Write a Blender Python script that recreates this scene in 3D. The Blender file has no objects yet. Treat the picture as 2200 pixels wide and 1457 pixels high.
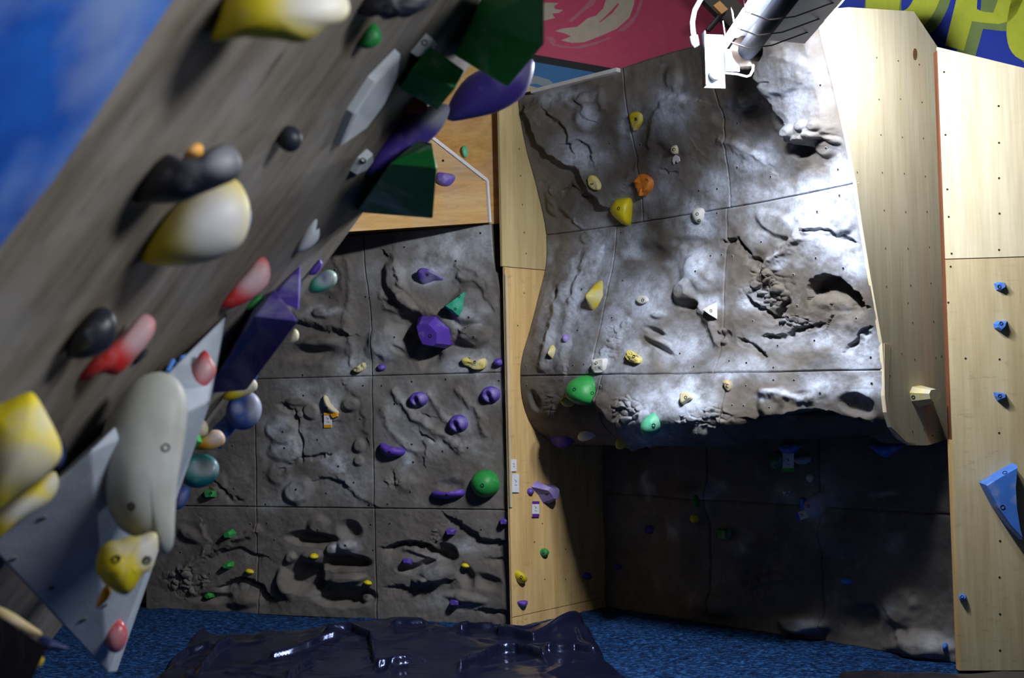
import bpy, bmesh, math, random
import numpy as np
from mathutils import Vector, Matrix
from mathutils.bvhtree import BVHTree

random.seed(7)
rng = np.random.default_rng(7)
scene = bpy.context.scene
COL = scene.collection

# ------------------------------------------------------------------ camera
FPX = 2600.0                     # focal length in pixels of the 2200 x 1457 frame
PITCH = math.radians(2.5)
ROLL = 0.022
CAM = np.array([0.0, 0.0, 1.5])
_F = np.array([0, math.cos(PITCH), math.sin(PITCH)])
_U0 = np.array([0, -math.sin(PITCH), math.cos(PITCH)])
_R0 = np.array([1.0, 0, 0])
_R = _R0 * math.cos(ROLL) - _U0 * math.sin(ROLL)
_U = _U0 * math.cos(ROLL) + _R0 * math.sin(ROLL)
cam_data = bpy.data.cameras.new('camera')
cam = bpy.data.objects.new('camera', cam_data)
COL.objects.link(cam)
M = Matrix.Identity(4)
for i in range(3):
    M[i][0], M[i][1], M[i][2], M[i][3] = _R[i], _U[i], -_F[i], CAM[i]
cam.matrix_world = M
cam_data.sensor_width = 36.0
cam_data.lens = FPX / 2200.0 * 36.0
cam_data.clip_end = 100
cam_data.dof.use_dof = True
cam_data.dof.focus_distance = 6.8
cam_data.dof.aperture_fstop = 2.6
scene.camera = cam

# ------------------------------------------------------------------ world, exposure
world = bpy.data.worlds.new('world')
scene.world = world
world.use_nodes = True
bg = world.node_tree.nodes['Background']
bg.inputs[0].default_value = (0.62, 0.74, 1.0, 1)
bg.inputs[1].default_value = 0.012
scene.view_settings.view_transform = 'Standard'
scene.view_settings.look = 'None'
scene.view_settings.gamma = 1.0
scene.view_settings.use_curve_mapping = False
scene.view_settings.exposure = 0.0
TUBE_POWER = 45.0          # radiance of the tubes as seen
BATTEN_WATTS = (70.0, 116.0, 30.0)   # light the strip light's reflectors throw down, to the left and to the right
SIDE_TUBE = 120.0


def lamp_area(name, loc, target, sx, sy, watts, color, spread=180):
    d = bpy.data.lights.new(name, 'AREA')
    d.shape = 'RECTANGLE'
    d.size, d.size_y, d.energy, d.color = sx, sy, watts, color
    d.spread = math.radians(spread)         # narrows the beam of a fill light
    o = bpy.data.objects.new(name, d)
    COL.objects.link(o)
    o.location = loc
    o.rotation_euler = (Vector(target) - Vector(loc)).to_track_quat('-Z', 'Y').to_euler()
    return o


# fill lights added without fixtures: a weak one high up behind the camera
lamp_area('rear_fill_light', (2.2, -2.5, 4.6), (0.6, 4.0, 1.0), 2.4, 0.3, 3.0, (0.80, 0.88, 1.0))
lamp_area('mural_fill_light', (0.6, 8.6, 4.6), (0.6, 10.2, 3.6), 3.0, 0.3, 11.0, (0.92, 0.95, 1.0))  # unseen fill light added to brighten the mural
# and an added unseen fill light right of the camera, brightening the leaning wall
lamp_area('overhang_fill_light', (2.3, 1.0, 3.1), (-0.6, 1.7, 2.2), 1.5, 0.25, 50.0, (0.90, 0.94, 1.0), 100)


# ------------------------------------------------------------------ geometry helpers
def vray(px, py):
    d = _F * FPX + _R * (px - 1100.0) - _U * (py - 728.5)
    return d / np.linalg.norm(d)


def project(P):
    P = np.asarray(P, float)
    q = P - CAM
    f = q @ _F
    return 1100.0 + FPX * (q @ _R) / f, 728.5 - FPX * (q @ _U) / f


class Plane:
    def __init__(self, p, n):
        self.p = np.array(p, float)
        n = np.array(n, float)
        self.n = n / np.linalg.norm(n)

    def hit(self, px, py, h=0.0):
        d = vray(px, py)
        t = ((self.p + self.n * h - CAM) @ self.n) / (d @ self.n)
        return CAM + d * t

    def normal(self, px, py):
        return self.n


def vplane(a, b):
    """vertical plane through two floor points, normal towards the camera"""
    e = b - a
    n = np.array([-e[1], e[0], 0.0])
    if n @ (CAM - a) < 0:
        n = -n
    return Plane(a, n)


FLOOR = Plane((0, 0, 0), (0, 0, 1))


def at_depth(px, py, y):
    d = vray(px, py)
    return CAM + d * ((y - CAM[1]) / d[1])


class Surf:
    """surface that can be hit by a sight line (built mesh)"""
    def __init__(self, V, F, plane):
        self.bvh = BVHTree.FromPolygons([tuple(v) for v in V], F)
        self.plane = plane

    def hit(self, px, py, h=0.0):
        d = vray(px, py)
        loc, nrm, idx, dist = self.bvh.ray_cast(Vector(CAM), Vector(d))
        if loc is None:
            p = self.plane.hit(px, py)
        else:
            p = np.array(loc)
        return p

    def normal(self, px, py):
        acc = np.zeros(3)
        for dx in (-18, 0, 18):
            for dy in (-18, 0, 18):
                loc, nrm, idx, dist = self.bvh.ray_cast(Vector(CAM), Vector(vray(px + dx, py + dy)))
                if nrm is not None:
                    n = np.array(nrm)
                    if n @ vray(px, py) > 0:
                        n = -n
                    acc += n
        acc += self.plane.n * 4
        return acc / np.linalg.norm(acc)


def wloc(o):
    p = np.zeros(3)
    while o is not None:
        p += np.array(o.location)
        o = o.parent
    return p


def obj(name, V, F, mat, parent=None, loc=None, smooth=False, mats=None, fmat=None):
    V = np.asarray(V, float)
    base = wloc(parent) if parent is not None else np.zeros(3)
    if loc is None:
        loc = base.copy() if parent is not None else np.zeros(3)
    loc = np.asarray(loc, float)
    me = bpy.data.meshes.new(name)
    me.from_pydata((V - loc).tolist(), [], [list(map(int, f)) for f in F])
    bm = bmesh.new()
    bm.from_mesh(me)
    bmesh.ops.recalc_face_normals(bm, faces=bm.faces)
    bm.to_mesh(me)
    bm.free()
    for m in (mats or [mat]):
        me.materials.append(m)
    if fmat is not None:
        me.polygons.foreach_set('material_index', np.asarray(fmat, np.int32))
    if smooth:
        me.polygons.foreach_set('use_smooth', np.ones(len(me.polygons), bool))
    o = bpy.data.objects.new(name, me)
    COL.objects.link(o)
    o.location = tuple(loc - base)
    if parent is not None:
        o.parent = parent
    return o


def tag(o, label=None, cat=None, group=None, kind=None):
    if label:
        o['label'] = label
    if cat:
        o['category'] = cat
    if group:
        o['group'] = group
    if kind:
        o['kind'] = kind
    return o


def empty(name, loc=(0, 0, 0)):
    o = bpy.data.objects.new(name, None)
    o.empty_display_size = 0.1
    COL.objects.link(o)
    o.location = tuple(loc)
    return o


def prism(P, off):
    """closed slab from polygon P (world pts) and offset vector"""
    P = np.asarray(P, float)
    n = len(P)
    V = np.vstack([P, P + np.asarray(off)])
    F = [list(range(n)), list(range(2 * n - 1, n - 1, -1))]
    for i in range(n):
        j = (i + 1) % n
        F.append([i, j, j + n, i + n])
    return V, F


def boxv(c, ax, ay, az):
    """box from centre and three half-axis vectors"""
    c, ax, ay, az = map(lambda q: np.asarray(q, float), (c, ax, ay, az))
    V = [c + sx * ax + sy * ay + sz * az for sz in (-1, 1) for sy in (-1, 1) for sx in (-1, 1)]
    F = [[0, 1, 3, 2], [4, 6, 7, 5], [0, 4, 5, 1], [2, 3, 7, 6], [0, 2, 6, 4], [1, 5, 7, 3]]
    return np.array(V), F


def tube(path, r, n=10, cap=True):
    path = [np.asarray(p, float) for p in path]
    rr = r if hasattr(r, '__len__') else [r] * len(path)
    V, F = [], []
    prev = None
    for i, p in enumerate(path):
        t = path[min(i + 1, len(path) - 1)] - path[max(i - 1, 0)]
        t = t / np.linalg.norm(t)
        if prev is None:
            a = np.cross(t, [0, 0, 1.0])
            if np.linalg.norm(a) < 1e-3:
                a = np.cross(t, [1.0, 0, 0])
        else:
            a = prev - t * (prev @ t)
        a = a / np.linalg.norm(a)
        prev = a
        b = np.cross(t, a)
        for k in range(n):
            th = 2 * math.pi * k / n
            V.append(p + rr[i] * (a * math.cos(th) + b * math.sin(th)))
    for i in range(len(path) - 1):
        for k in range(n):
            k2 = (k + 1) % n
            F.append([i * n + k, i * n + k2, (i + 1) * n + k2, (i + 1) * n + k])
    if cap:
        F.append(list(range(n)))
        F.append([(len(path) - 1) * n + k for k in range(n)][::-1])
    return np.array(V), F


def cr_closed(P, per):
    P = np.asarray(P, float)
    n = len(P)
    out = []
    for i in range(n):
        p0, p1, p2, p3 = P[i - 1], P[i], P[(i + 1) % n], P[(i + 2) % n]
        for k in range(per):
            t = k / per
            out.append(0.5 * ((2 * p1) + (-p0 + p2) * t + (2 * p0 - 5 * p1 + 4 * p2 - p3) * t * t
                              + (-p0 + 3 * p1 - 3 * p2 + p3) * t ** 3))
    return np.array(out)


def cr_open(P, t):
    """catmull-rom through rows (v, x, y, ...) evaluated at t = v values"""
    P = np.asarray(P, float)
    v = P[:, 0]
    out = np.empty((len(t), P.shape[1] - 1))
    m = np.gradient(P[:, 1:], v, axis=0)
    for q, tv in enumerate(t):
        i = int(np.clip(np.searchsorted(v, tv) - 1, 0, len(v) - 2))
        h = v[i + 1] - v[i]
        s = (tv - v[i]) / h
        h00 = 2 * s ** 3 - 3 * s ** 2 + 1
        h10 = s ** 3 - 2 * s ** 2 + s
        h01 = -2 * s ** 3 + 3 * s ** 2
        h11 = s ** 3 - s ** 2
        out[q] = h00 * P[i, 1:] + h10 * h * m[i] + h01 * P[i + 1, 1:] + h11 * h * m[i + 1]
    return out


# ---- lattice noise
_LAT = rng.random((256, 256))


def vnoise(x, y):
    xi, yi = np.floor(x).astype(int), np.floor(y).astype(int)
    fx, fy = x - xi, y - yi
    fx, fy = fx * fx * (3 - 2 * fx), fy * fy * (3 - 2 * fy)
    a = _LAT[xi & 255, yi & 255]
    b = _LAT[(xi + 1) & 255, yi & 255]
    c = _LAT[xi & 255, (yi + 1) & 255]
    d = _LAT[(xi + 1) & 255, (yi + 1) & 255]
    return (a * (1 - fx) + b * fx) * (1 - fy) + (c * (1 - fx) + d * fx) * fy - 0.5


def fbm(x, y, octv=4):
    s, a = 0, 1.0
    for k in range(octv):
        s = s + a * vnoise(x * 2 ** k + 17.3 * k, y * 2 ** k + 9.1 * k)
        a *= 0.5
    return s


def cells(x, y):
    """distance to nearest and second nearest cell point"""
    xi, yi = np.floor(x).astype(int), np.floor(y).astype(int)
    d1 = np.full(x.shape, 9.0)
    d2 = np.full(x.shape, 9.0)
    idv = np.zeros(x.shape)
    for ox in (-1, 0, 1):
        for oy in (-1, 0, 1):
            cx, cy = xi + ox, yi + oy
            jx = _LAT[cx & 255, cy & 255]
            jy = _LAT[(cx + 71) & 255, (cy + 31) & 255]
            d = np.hypot(cx + jx - x, cy + jy - y)
            new = d < d1
            d2 = np.where(new, d1, np.minimum(d2, d))
            idv = np.where(new, _LAT[(cx + 13) & 255, (cy + 99) & 255], idv)
            d1 = np.where(new, d, d1)
    return d1, d2, idv


# ------------------------------------------------------------------ materials
def lin(r, g, b):
    f = lambda c: c / 12.92 if c <= 0.04045 else ((c + 0.055) / 1.055) ** 2.4
    return (f(r / 255.0), f(g / 255.0), f(b / 255.0), 1.0)


class NT:
    def __init__(self, name):
        self.m = bpy.data.materials.new(name)
        self.m.use_nodes = True
        self.nt = self.m.node_tree
        self.b = self.nt.nodes['Principled BSDF']

    def n(self, t, **kw):
        nd = self.nt.nodes.new(t)
        for k, v in kw.items():
            if k.startswith('i_'):
                nd.inputs[k[2:].replace('_', ' ')].default_value = v
            else:
                setattr(nd, k, v)
        return nd

    def l(self, a, b):
        self.nt.links.new(a, b)

    def coords(self, scale=(1, 1, 1), rot=(0, 0, 0), kind='Object'):
        tc = self.n('ShaderNodeTexCoord')
        mp = self.n('ShaderNodeMapping')
        mp.inputs['Scale'].default_value = scale
        mp.inputs['Rotation'].default_value = rot
        self.l(tc.outputs[kind], mp.inputs[0])
        return mp.outputs[0]

    def noise(self, vec, scale, detail=4, rough=0.55):
        nd = self.n('ShaderNodeTexNoise')
        nd.inputs['Scale'].default_value = scale
        nd.inputs['Detail'].default_value = detail
        nd.inputs['Roughness'].default_value = rough
        self.l(vec, nd.inputs['Vector'])
        return nd.outputs[0]

    def ramp(self, fac, stops):
        nd = self.n('ShaderNodeValToRGB')
        els = nd.color_ramp.elements
        while len(els) < len(stops):
            els.new(0.5)
        for e, (p, c) in zip(els, stops):
            e.position = p
            e.color = c
        self.l(fac, nd.inputs[0])
        return nd.outputs[0]

    def mix(self, fac, a, b, mode='MIX'):
        nd = self.n('ShaderNodeMixRGB', blend_type=mode)
        for s, v in ((nd.inputs[0], fac), (nd.inputs[1], a), (nd.inputs[2], b)):
            if isinstance(v, (int, float)):
                s.default_value = v
            elif isinstance(v, tuple):
                s.default_value = v
            else:
                self.l(v, s)
        return nd.outputs[0]

    def math(self, op, a, b=0.5):
        nd = self.n('ShaderNodeMath', operation=op)
        nd.use_clamp = True
        for s, v in ((nd.inputs[0], a), (nd.inputs[1], b)):
            if isinstance(v, (int, float)):
                s.default_value = v
            else:
                self.l(v, s)
        return nd.outputs[0]

    def bump(self, h, strength, dist=0.01):
        nd = self.n('ShaderNodeBump')
        nd.inputs['Strength'].default_value = strength
        nd.inputs['Distance'].default_value = dist
        self.l(h, nd.inputs['Height'])
        self.l(nd.outputs[0], self.b.inputs['Normal'])

    def col(self, c):
        if isinstance(c, tuple):
            self.b.inputs['Base Color'].default_value = c
        else:
            self.l(c, self.b.inputs['Base Color'])

    def rough(self, r, spec=0.3):
        self.b.inputs['Roughness'].default_value = r
        self.b.inputs['Specular IOR Level'].default_value = spec


W4 = (1, 1, 1, 1)
K4 = (0, 0, 0, 1)


def mat_rock(name, dark, light, chalkc):
    t = NT(name)
    v = t.coords()
    n1 = t.noise(v, 3.0, 6, 0.6)
    base = t.ramp(n1, [(0.32, dark), (0.68, light)])
    n2 = t.noise(v, 160, 3, 0.6)
    base = t.mix(0.3, base, t.ramp(n2, [(0.3, (0.55, 0.55, 0.55, 1)), (0.7, (1.15, 1.12, 1.1, 1))]), 'MULTIPLY')
    at = t.n('ShaderNodeAttribute', attribute_name='chalk')
    n3 = t.noise(v, 11, 6, 0.65)
    n4 = t.noise(v, 60, 4, 0.7)
    k = t.math('MULTIPLY', at.outputs['Fac'], t.ramp(n3, [(0.26, (0.2, 0.2, 0.2, 1)), (0.56, W4)]))
    k = t.math('MULTIPLY', k, t.ramp(n4, [(0.25, (0.6, 0.6, 0.6, 1)), (0.6, W4)]))
    thin = t.math('MULTIPLY', t.ramp(t.noise(v, 5.0, 8, 0.7), [(0.56, K4), (0.80, (0.6, 0.6, 0.6, 1))]), 0.4)
    k = t.math('MAXIMUM', k, thin)
    t.col(t.mix(k, base, chalkc))
    t.rough(0.85, 0.25)
    t.bump(t.noise(v, 260, 3, 0.6), 0.35, 0.004)
    return t.m


ROCK = mat_rock('textured_resin_rock', lin(84, 76, 68), lin(118, 110, 101), lin(204, 213, 232))
ROCK_DIM = mat_rock('textured_resin_rock_grey', lin(94, 88, 83), lin(124, 118, 112), lin(200, 206, 216))


def mat_ply(name, c1, c2, axis=2, scuff=0.35, dark=lin(70, 52, 36), chalk=0.0, knots=0.0):
    t = NT(name)
    sc = [14, 14, 14]
    sc[axis] = 1.1
    v = t.coords(tuple(sc))
    vb = t.coords()
    g = t.noise(v, 1.0, 6, 0.6)
    base = t.ramp(g, [(0.3, c2), (0.62, c1)])
    sc2 = [60, 60, 60]
    sc2[axis] = 3.0
    g2 = t.noise(t.coords(tuple(sc2)), 1.0, 3, 0.6)
    base = t.mix(0.25, base, t.ramp(g2, [(0.35, (0.6, 0.55, 0.5, 1)), (0.6, W4)]), 'MULTIPLY')
    if scuff:
        s1 = t.noise(t.coords((9, 9, 26)), 1.0, 6, 0.75)
        s2 = t.noise(vb, 2.2, 3, 0.5)
        k = t.math('MULTIPLY', t.ramp(s1, [(0.56, K4), (0.72, W4)]), t.ramp(s2, [(0.35, K4), (0.7, W4)]))
        k = t.math('MULTIPLY', k, scuff)
        base = t.mix(k, base, dark)
    if chalk:
        k = t.math('MULTIPLY', t.ramp(t.noise(vb, 2.6, 7, 0.7), [(0.42, K4), (0.72, W4)]), chalk)
        base = t.mix(k, base, lin(205, 205, 210))
    t.col(base)
    t.rough(0.6, 0.3)
    t.bump(g2, 0.12, 0.002)
    return t.m


PLY_NEW = mat_ply('pale_birch_plywood', lin(222, 211, 182), lin(206, 192, 158), 2, 0.10)
PLY_RIGHT = mat_ply('birch_plywood_sheet', lin(206, 190, 152), lin(188, 168, 126), 2, 0.55, lin(110, 90, 64))
PLY_COL = mat_ply('pine_plywood', lin(230, 196, 136), lin(204, 164, 106), 2, 0.75, lin(84, 62, 40))
PLY_PALE = mat_ply('pale_plywood', lin(208, 188, 138), lin(190, 166, 116), 2, 0.2)
PLY_VOL = mat_ply('orange_plywood', lin(214, 172, 106), lin(190, 142, 78), 0, 0.5, lin(84, 62, 40), 0.25)
PLY_EDGE = mat_ply('plywood_edge', lin(140, 84, 58), lin(96, 58, 40), 2, 0.2)
PLY_EDGE_PALE = mat_ply('plywood_edge_pale', lin(220, 205, 175), lin(190, 170, 135), 2, 0.2)


def mat_overhang():
    t = NT('worn_chalky_plywood')
    # grain runs up the slope of the overhanging board
    v = t.coords((10, 10, 10), (0, 0, 0))
    tc = t.n('ShaderNodeTexCoord')
    mp = t.n('ShaderNodeMapping', vector_type='POINT')
    mp.inputs['Rotation'].default_value = (0, math.radians(-37), 0)
    mp.inputs['Scale'].default_value = (1, 1, 1)
    t.l(tc.outputs['Object'], mp.inputs[0])
    mp2 = t.n('ShaderNodeMapping')
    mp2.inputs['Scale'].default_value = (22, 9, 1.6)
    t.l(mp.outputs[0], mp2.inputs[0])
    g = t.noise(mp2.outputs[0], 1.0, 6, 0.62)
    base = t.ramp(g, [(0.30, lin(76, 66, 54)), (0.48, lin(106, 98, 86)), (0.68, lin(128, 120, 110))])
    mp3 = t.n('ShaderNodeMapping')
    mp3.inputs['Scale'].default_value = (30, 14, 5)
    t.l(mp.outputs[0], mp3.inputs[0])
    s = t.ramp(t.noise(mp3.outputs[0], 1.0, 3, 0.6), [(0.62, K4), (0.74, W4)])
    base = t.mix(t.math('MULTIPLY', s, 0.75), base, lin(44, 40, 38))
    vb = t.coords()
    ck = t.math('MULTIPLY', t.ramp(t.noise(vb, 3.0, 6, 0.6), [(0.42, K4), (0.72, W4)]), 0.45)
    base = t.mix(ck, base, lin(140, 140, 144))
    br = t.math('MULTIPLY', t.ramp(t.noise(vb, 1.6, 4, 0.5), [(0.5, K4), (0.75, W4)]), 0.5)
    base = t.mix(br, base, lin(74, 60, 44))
    t.col(base)
    t.rough(0.7, 0.25)
    return t.m


OVER = mat_overhang()


def mat_hold(name, c, chalk=0.3, rough=0.5, chalkc=lin(180, 180, 186), scale=9.0, bump=0.15):
    t = NT(name)
    v = t.coords()
    base = t.mix(t.ramp(t.noise(v, 14, 3, 0.5), [(0.3, K4), (0.7, W4)]), tuple(x * 0.82 for x in c[:3]) + (1,), c)
    at = t.n('ShaderNodeAttribute', attribute_name='chalk')
    nn = t.noise(v, scale, 5, 0.6)
    k = t.math('MULTIPLY', at.outputs['Fac'], t.ramp(nn, [(0.25, (0.55, 0.55, 0.55, 1)), (0.6, W4)]))
    if chalk:
        lo = 0.62 - 0.42 * chalk
        k2 = t.ramp(nn, [(lo, K4), (min(lo + 0.26, 0.99), W4)])
        k2 = t.math('MULTIPLY', k2, min(0.55 + 0.4 * chalk, 0.95))
        k = t.math('MAXIMUM', k, k2)
    base = t.mix(k, base, chalkc)
    t.col(base)
    t.rough(rough, 0.35)
    t.bump(t.noise(v, 220, 2, 0.6), bump, 0.003)
    return t.m


def mat_plain(name, c, rough=0.5, metal=0.0, spec=0.4):
    t = NT(name)
    v = t.coords()
    k = t.ramp(t.noise(v, 20, 4, 0.6), [(0.3, tuple(x * 0.86 for x in c[:3]) + (1,)), (0.7, c)])
    t.col(k)
    t.rough(rough, spec)
    t.b.inputs['Metallic'].default_value = metal
    return t.m


HC = {
    'yellow': lin(222, 200, 30), 'yellow_pale': lin(226, 208, 120), 'amber': lin(232, 160, 30), 'orange': lin(240, 140, 50),
    'purple': lin(96, 66, 176), 'purple_dark': lin(78, 58, 154), 'green': lin(46, 148, 70), 'green_dark': lin(24, 118, 54),
    'teal': lin(58, 164, 132), 'mint': lin(90, 190, 150), 'white': lin(232, 230, 222), 'ivory': lin(226, 214, 176),
    'black': lin(34, 36, 46), 'red': lin(196, 38, 36), 'red_dark': lin(120, 28, 34), 'blue': lin(72, 128, 222),
    'blue_deep': lin(58, 82, 150), 'lilac': lin(150, 132, 206), 'grey_white': lin(188, 194, 200), 'pinkred': lin(190, 80, 90),
    'navy': lin(30, 38, 84), 'brown_cream': lin(186, 166, 120), 'teal_dark': lin(30, 108, 110),
}
_mc = {}


def H(c, chalk=0.25, rough=0.5, scale=9.0):
    k = (c, round(chalk, 2), rough, scale)
    if k not in _mc:
        _mc[k] = mat_hold('%s_resin_%d' % (c, len(_mc)), HC[c], chalk, rough, scale=scale)
    return _mc[k]


DARK = mat_plain('dark_hole', lin(16, 15, 15), 0.8)
BOLT = mat_plain('bolt_steel', lin(60, 60, 64), 0.4, 0.8)
RINGM = mat_plain('worn_hole_rim', lin(160, 160, 162), 0.6)
RIM_WOOD = mat_plain('wood_hole_rim', lin(150, 128, 92), 0.7)
CARD = mat_plain('white_card', lin(232, 232, 236), 0.6)
INK = mat_plain('ink', lin(60, 60, 80), 0.7)

# ------------------------------------------------------------------ layout of the walls (floor plan)
A0 = FLOOR.hit(312, 1305)
A1 = FLOOR.hit(1098, 1341)
B0 = FLOOR.hit(1101, 1345)
B1 = FLOOR.hit(1300, 1300)
D1 = FLOOR.hit(2058, 1420)
E0 = FLOOR.hit(2064, 1441)
P_LEFT = vplane(A0, A1)
P_COL = vplane(B0, B1)
P_REC = vplane(B1, D1)
n_out = P_REC.n
P_CHK = vplane(D1, D1 + n_out)
P_RIGHT = vplane(E0, E0 + np.array([1.2, -0.10, 0]))
Z = np.array([0, 0, 1.0])

# ------------------------------------------------------------------ floor
def mat_carpet():
    t = NT('blue_flecked_carpet')
    v = t.coords((1, 1.5, 1))
    n1 = t.noise(v, 30, 5, 0.8)
    n2 = t.noise(v, 80, 3, 0.7)
    base = t.ramp(n1, [(0.40, lin(4, 14, 34)), (0.52, lin(18, 58, 112)), (0.64, lin(64, 122, 186))])
    fl = t.ramp(n2, [(0.66, K4), (0.74, W4)])
    base = t.mix(t.math('MULTIPLY', fl, 0.55), base, lin(150, 180, 214))
    dk = t.ramp(n2, [(0.28, W4), (0.40, K4)])
    base = t.mix(t.math('MULTIPLY', dk, 0.7), base, lin(6, 12, 28))
    t.col(base)
    t.rough(0.9, 0.15)
    t.bump(n1, 0.9, 0.02)
    return t.m


def grid_obj(name, P, mat, parent=None, chalk=None, smooth=True, cam_face=True):
    n, m = P.shape[:2]
    V = P.reshape(-1, 3)
    idx = np.arange(n * m).reshape(n, m)
    Q = np.stack([idx[:-1, :-1], idx[1:, :-1], idx[1:, 1:], idx[:-1, 1:]], -1).reshape(-1, 4)
    c = P[n // 2, m // 2]
    nr = np.cross(P[min(n // 2 + 1, n - 1), m // 2] - c, P[n // 2, min(m // 2 + 1, m - 1)] - c)
    if (nr @ (CAM - c) < 0) == cam_face:
        Q = Q[:, ::-1]
    me = bpy.data.meshes.new(name)
    me.vertices.add(len(V))
    me.vertices.foreach_set('co', V.astype(np.float32).ravel())
    me.loops.add(Q.size)
    me.loops.foreach_set('vertex_index', Q.astype(np.int32).ravel())
    me.polygons.add(len(Q))
    me.polygons.foreach_set('loop_start', (np.arange(len(Q)) * 4).astype(np.int32))
    me.update(calc_edges=True)
    me.materials.append(mat)
    if smooth:
        me.polygons.foreach_set('use_smooth', np.ones(len(Q), bool))
    if chalk is not None:
        a = me.attributes.new('chalk', 'FLOAT', 'POINT')
        a.data.foreach_set('value', chalk.astype(np.float32).ravel())
    o = bpy.data.objects.new(name, me)
    COL.objects.link(o)
    if parent is not None:
        o.parent = parent
    return o, V, Q


gx = np.linspace(-5, 5, 520)
gy = np.linspace(-3.0, 10.0, 620)
X, Y = np.meshgrid(gx, gy, indexing='ij')
hz = 0.010 * fbm(X * 14, Y * 14, 3) + 0.03 * fbm(X * 1.3, Y * 1.3, 2)
near = np.clip((Y - 4.5) / 1.0, 0, 1)
floor, _, _ = grid_obj('floor', np.stack([X, Y, hz * near - 0.012], -1), mat_carpet(), cam_face=True)
tag(floor, 'blue flecked carpet matting on the gym floor', 'floor', kind='structure')


# ------------------------------------------------------------------ relief features for the moulded rock panels
def seg_dist(U, V, pts):
    """signed distance to a polyline, plus overshoot beyond its ends (pixel chart)"""
    best = np.full(U.shape, 1e9)
    sgn = np.zeros(U.shape)
    over = np.zeros(U.shape)
    n = len(pts) - 1
    for i in range(n):
        ax, ay = pts[i]
        bx, by = pts[i + 1]
        dx, dy = bx - ax, by - ay
        L2 = dx * dx + dy * dy
        tt = ((U - ax) * dx + (V - ay) * dy) / L2
        tc = np.clip(tt, 0, 1)
        d = np.hypot(U - ax - tc * dx, V - ay - tc * dy)
        cr = dx * (V - ay) - dy * (U - ax)       # >0 : right-hand / below when walking left to right
        o = np.zeros(U.shape)
        L = math.sqrt(L2)
        if i == 0:
            o = np.where(tt < 0, -tt * L, o)
        if i == n - 1:
            o = np.where(tt > 1, (tt - 1) * L, o)
        new = d < best
        best = np.where(new, d, best)
        sgn = np.where(new, np.sign(cr), sgn)
        over = np.where(new, o, over)
    return best, sgn, over


def sstep(a, b, x):
    t = np.clip((x - a) / (b - a), 0, 1)
    return t * t * (3 - 2 * t)


def relief(U, V, feats, warp=1.0):
    D = np.zeros(U.shape)
    for f in feats:
        k = f[0]
        if k == 'blob':
            _, cx, cy, rx, ry, rot, h, sharp = f
            R_ = max(rx, ry) * 1.6
            msk = (np.abs(U - cx) < R_) & (np.abs(V - cy) < R_)
            if not msk.any():
                continue
            a = math.radians(rot)
            u, v = U[msk] - cx, V[msk] - cy
            x = (u * math.cos(a) + v * math.sin(a)) / rx
            y = (-u * math.sin(a) + v * math.cos(a)) / ry
            wob = 0.18 * vnoise(U[msk] / 16.0, V[msk] / 16.0)
            r = np.hypot(x, y) + wob
            D[msk] += h * (1 - sstep(1 - sharp, 1.0 + 0.25 * (1 - sharp), r)) * (1 if sharp < 0.5 else 1) * \
                np.where(sharp > 0.6, np.sqrt(np.clip(1.15 - np.minimum(r, 1.07) ** 2, 0.05, 1)), 1)
        elif k in ('step', 'ridge', 'crack'):
            pts = f[1]
            xs = [p[0] for p in pts]
            ys = [p[1] for p in pts]
            pad = 260 if k == 'step' else 60
            msk = (U > min(xs) - pad) & (U < max(xs) + pad) & (V > min(ys) - pad) & (V < max(ys) + pad)
            if not msk.any():
                continue
            u, v = U[msk], V[msk]
            wu = u + warp * (6 * vnoise(u / 12.0, v / 12.0) + 3 * vnoise(u / 5.0, v / 5.0)) + 9 * vnoise(u / 37.0 + 5, v / 37.0)
            wv = v + warp * (6 * vnoise(u / 12.0 + 40, v / 12.0) + 3 * vnoise(u / 5.0 + 8, v / 5.0)) + 9 * vnoise(u / 37.0 + 50, v / 37.0)
            d, s, o = seg_dist(wu, wv, pts)
            fade = np.exp(-(o / 22.0) ** 2)
            if k == 'step':
                _, _, side, h, w, dec = f
                sd = d * s * side
                D[msk] += h * sstep(-w, w, sd) * np.exp(-np.maximum(sd, 0) / dec) * fade
            elif k == 'ridge':
                _, _, h, w = f
                D[msk] += h * np.exp(-(d / w) ** 2) * fade
            else:
                _, _, h, w = f
                dd = np.where(s > 0, d / (2.4 * w), d / (0.55 * w))
                D[msk] -= h * np.clip(1 - dd, 0, 1) * fade * np.clip(0.75 + 1.3 * vnoise(u / 10.0 + 3, v / 10.0), 0.15, 1.2)
        elif k == 'rubble':
            _, cx, cy, rx, ry, sc, h = f
            msk = (np.abs(U - cx) < rx * 1.3) & (np.abs(V - cy) < ry * 1.3)
            if not msk.any():
                continue
            u, v = U[msk], V[msk]
            r = np.hypot((u - cx) / rx, (v - cy) / ry) + 0.5 * vnoise(u / 15.0, v / 15.0)
            wu = u + 9 * vnoise(u / 17.0, v / 17.0)
            wv = v + 9 * vnoise(u / 17.0 + 33, v / 17.0)
            d1, d2, idv = cells(wu / (sc * 1.35) + 0.5 * wv / sc, wv / sc - 0.25 * wu / sc)
            edge = sstep(0.0, 0.35, d2 - d1)
            D[msk] += 0.8 * h * (edge * (0.25 + 0.5 * idv) + 0.7 * (idv - 0.5) - 0.15) * (1 - sstep(0.55, 1.05, r))
    return D


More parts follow.
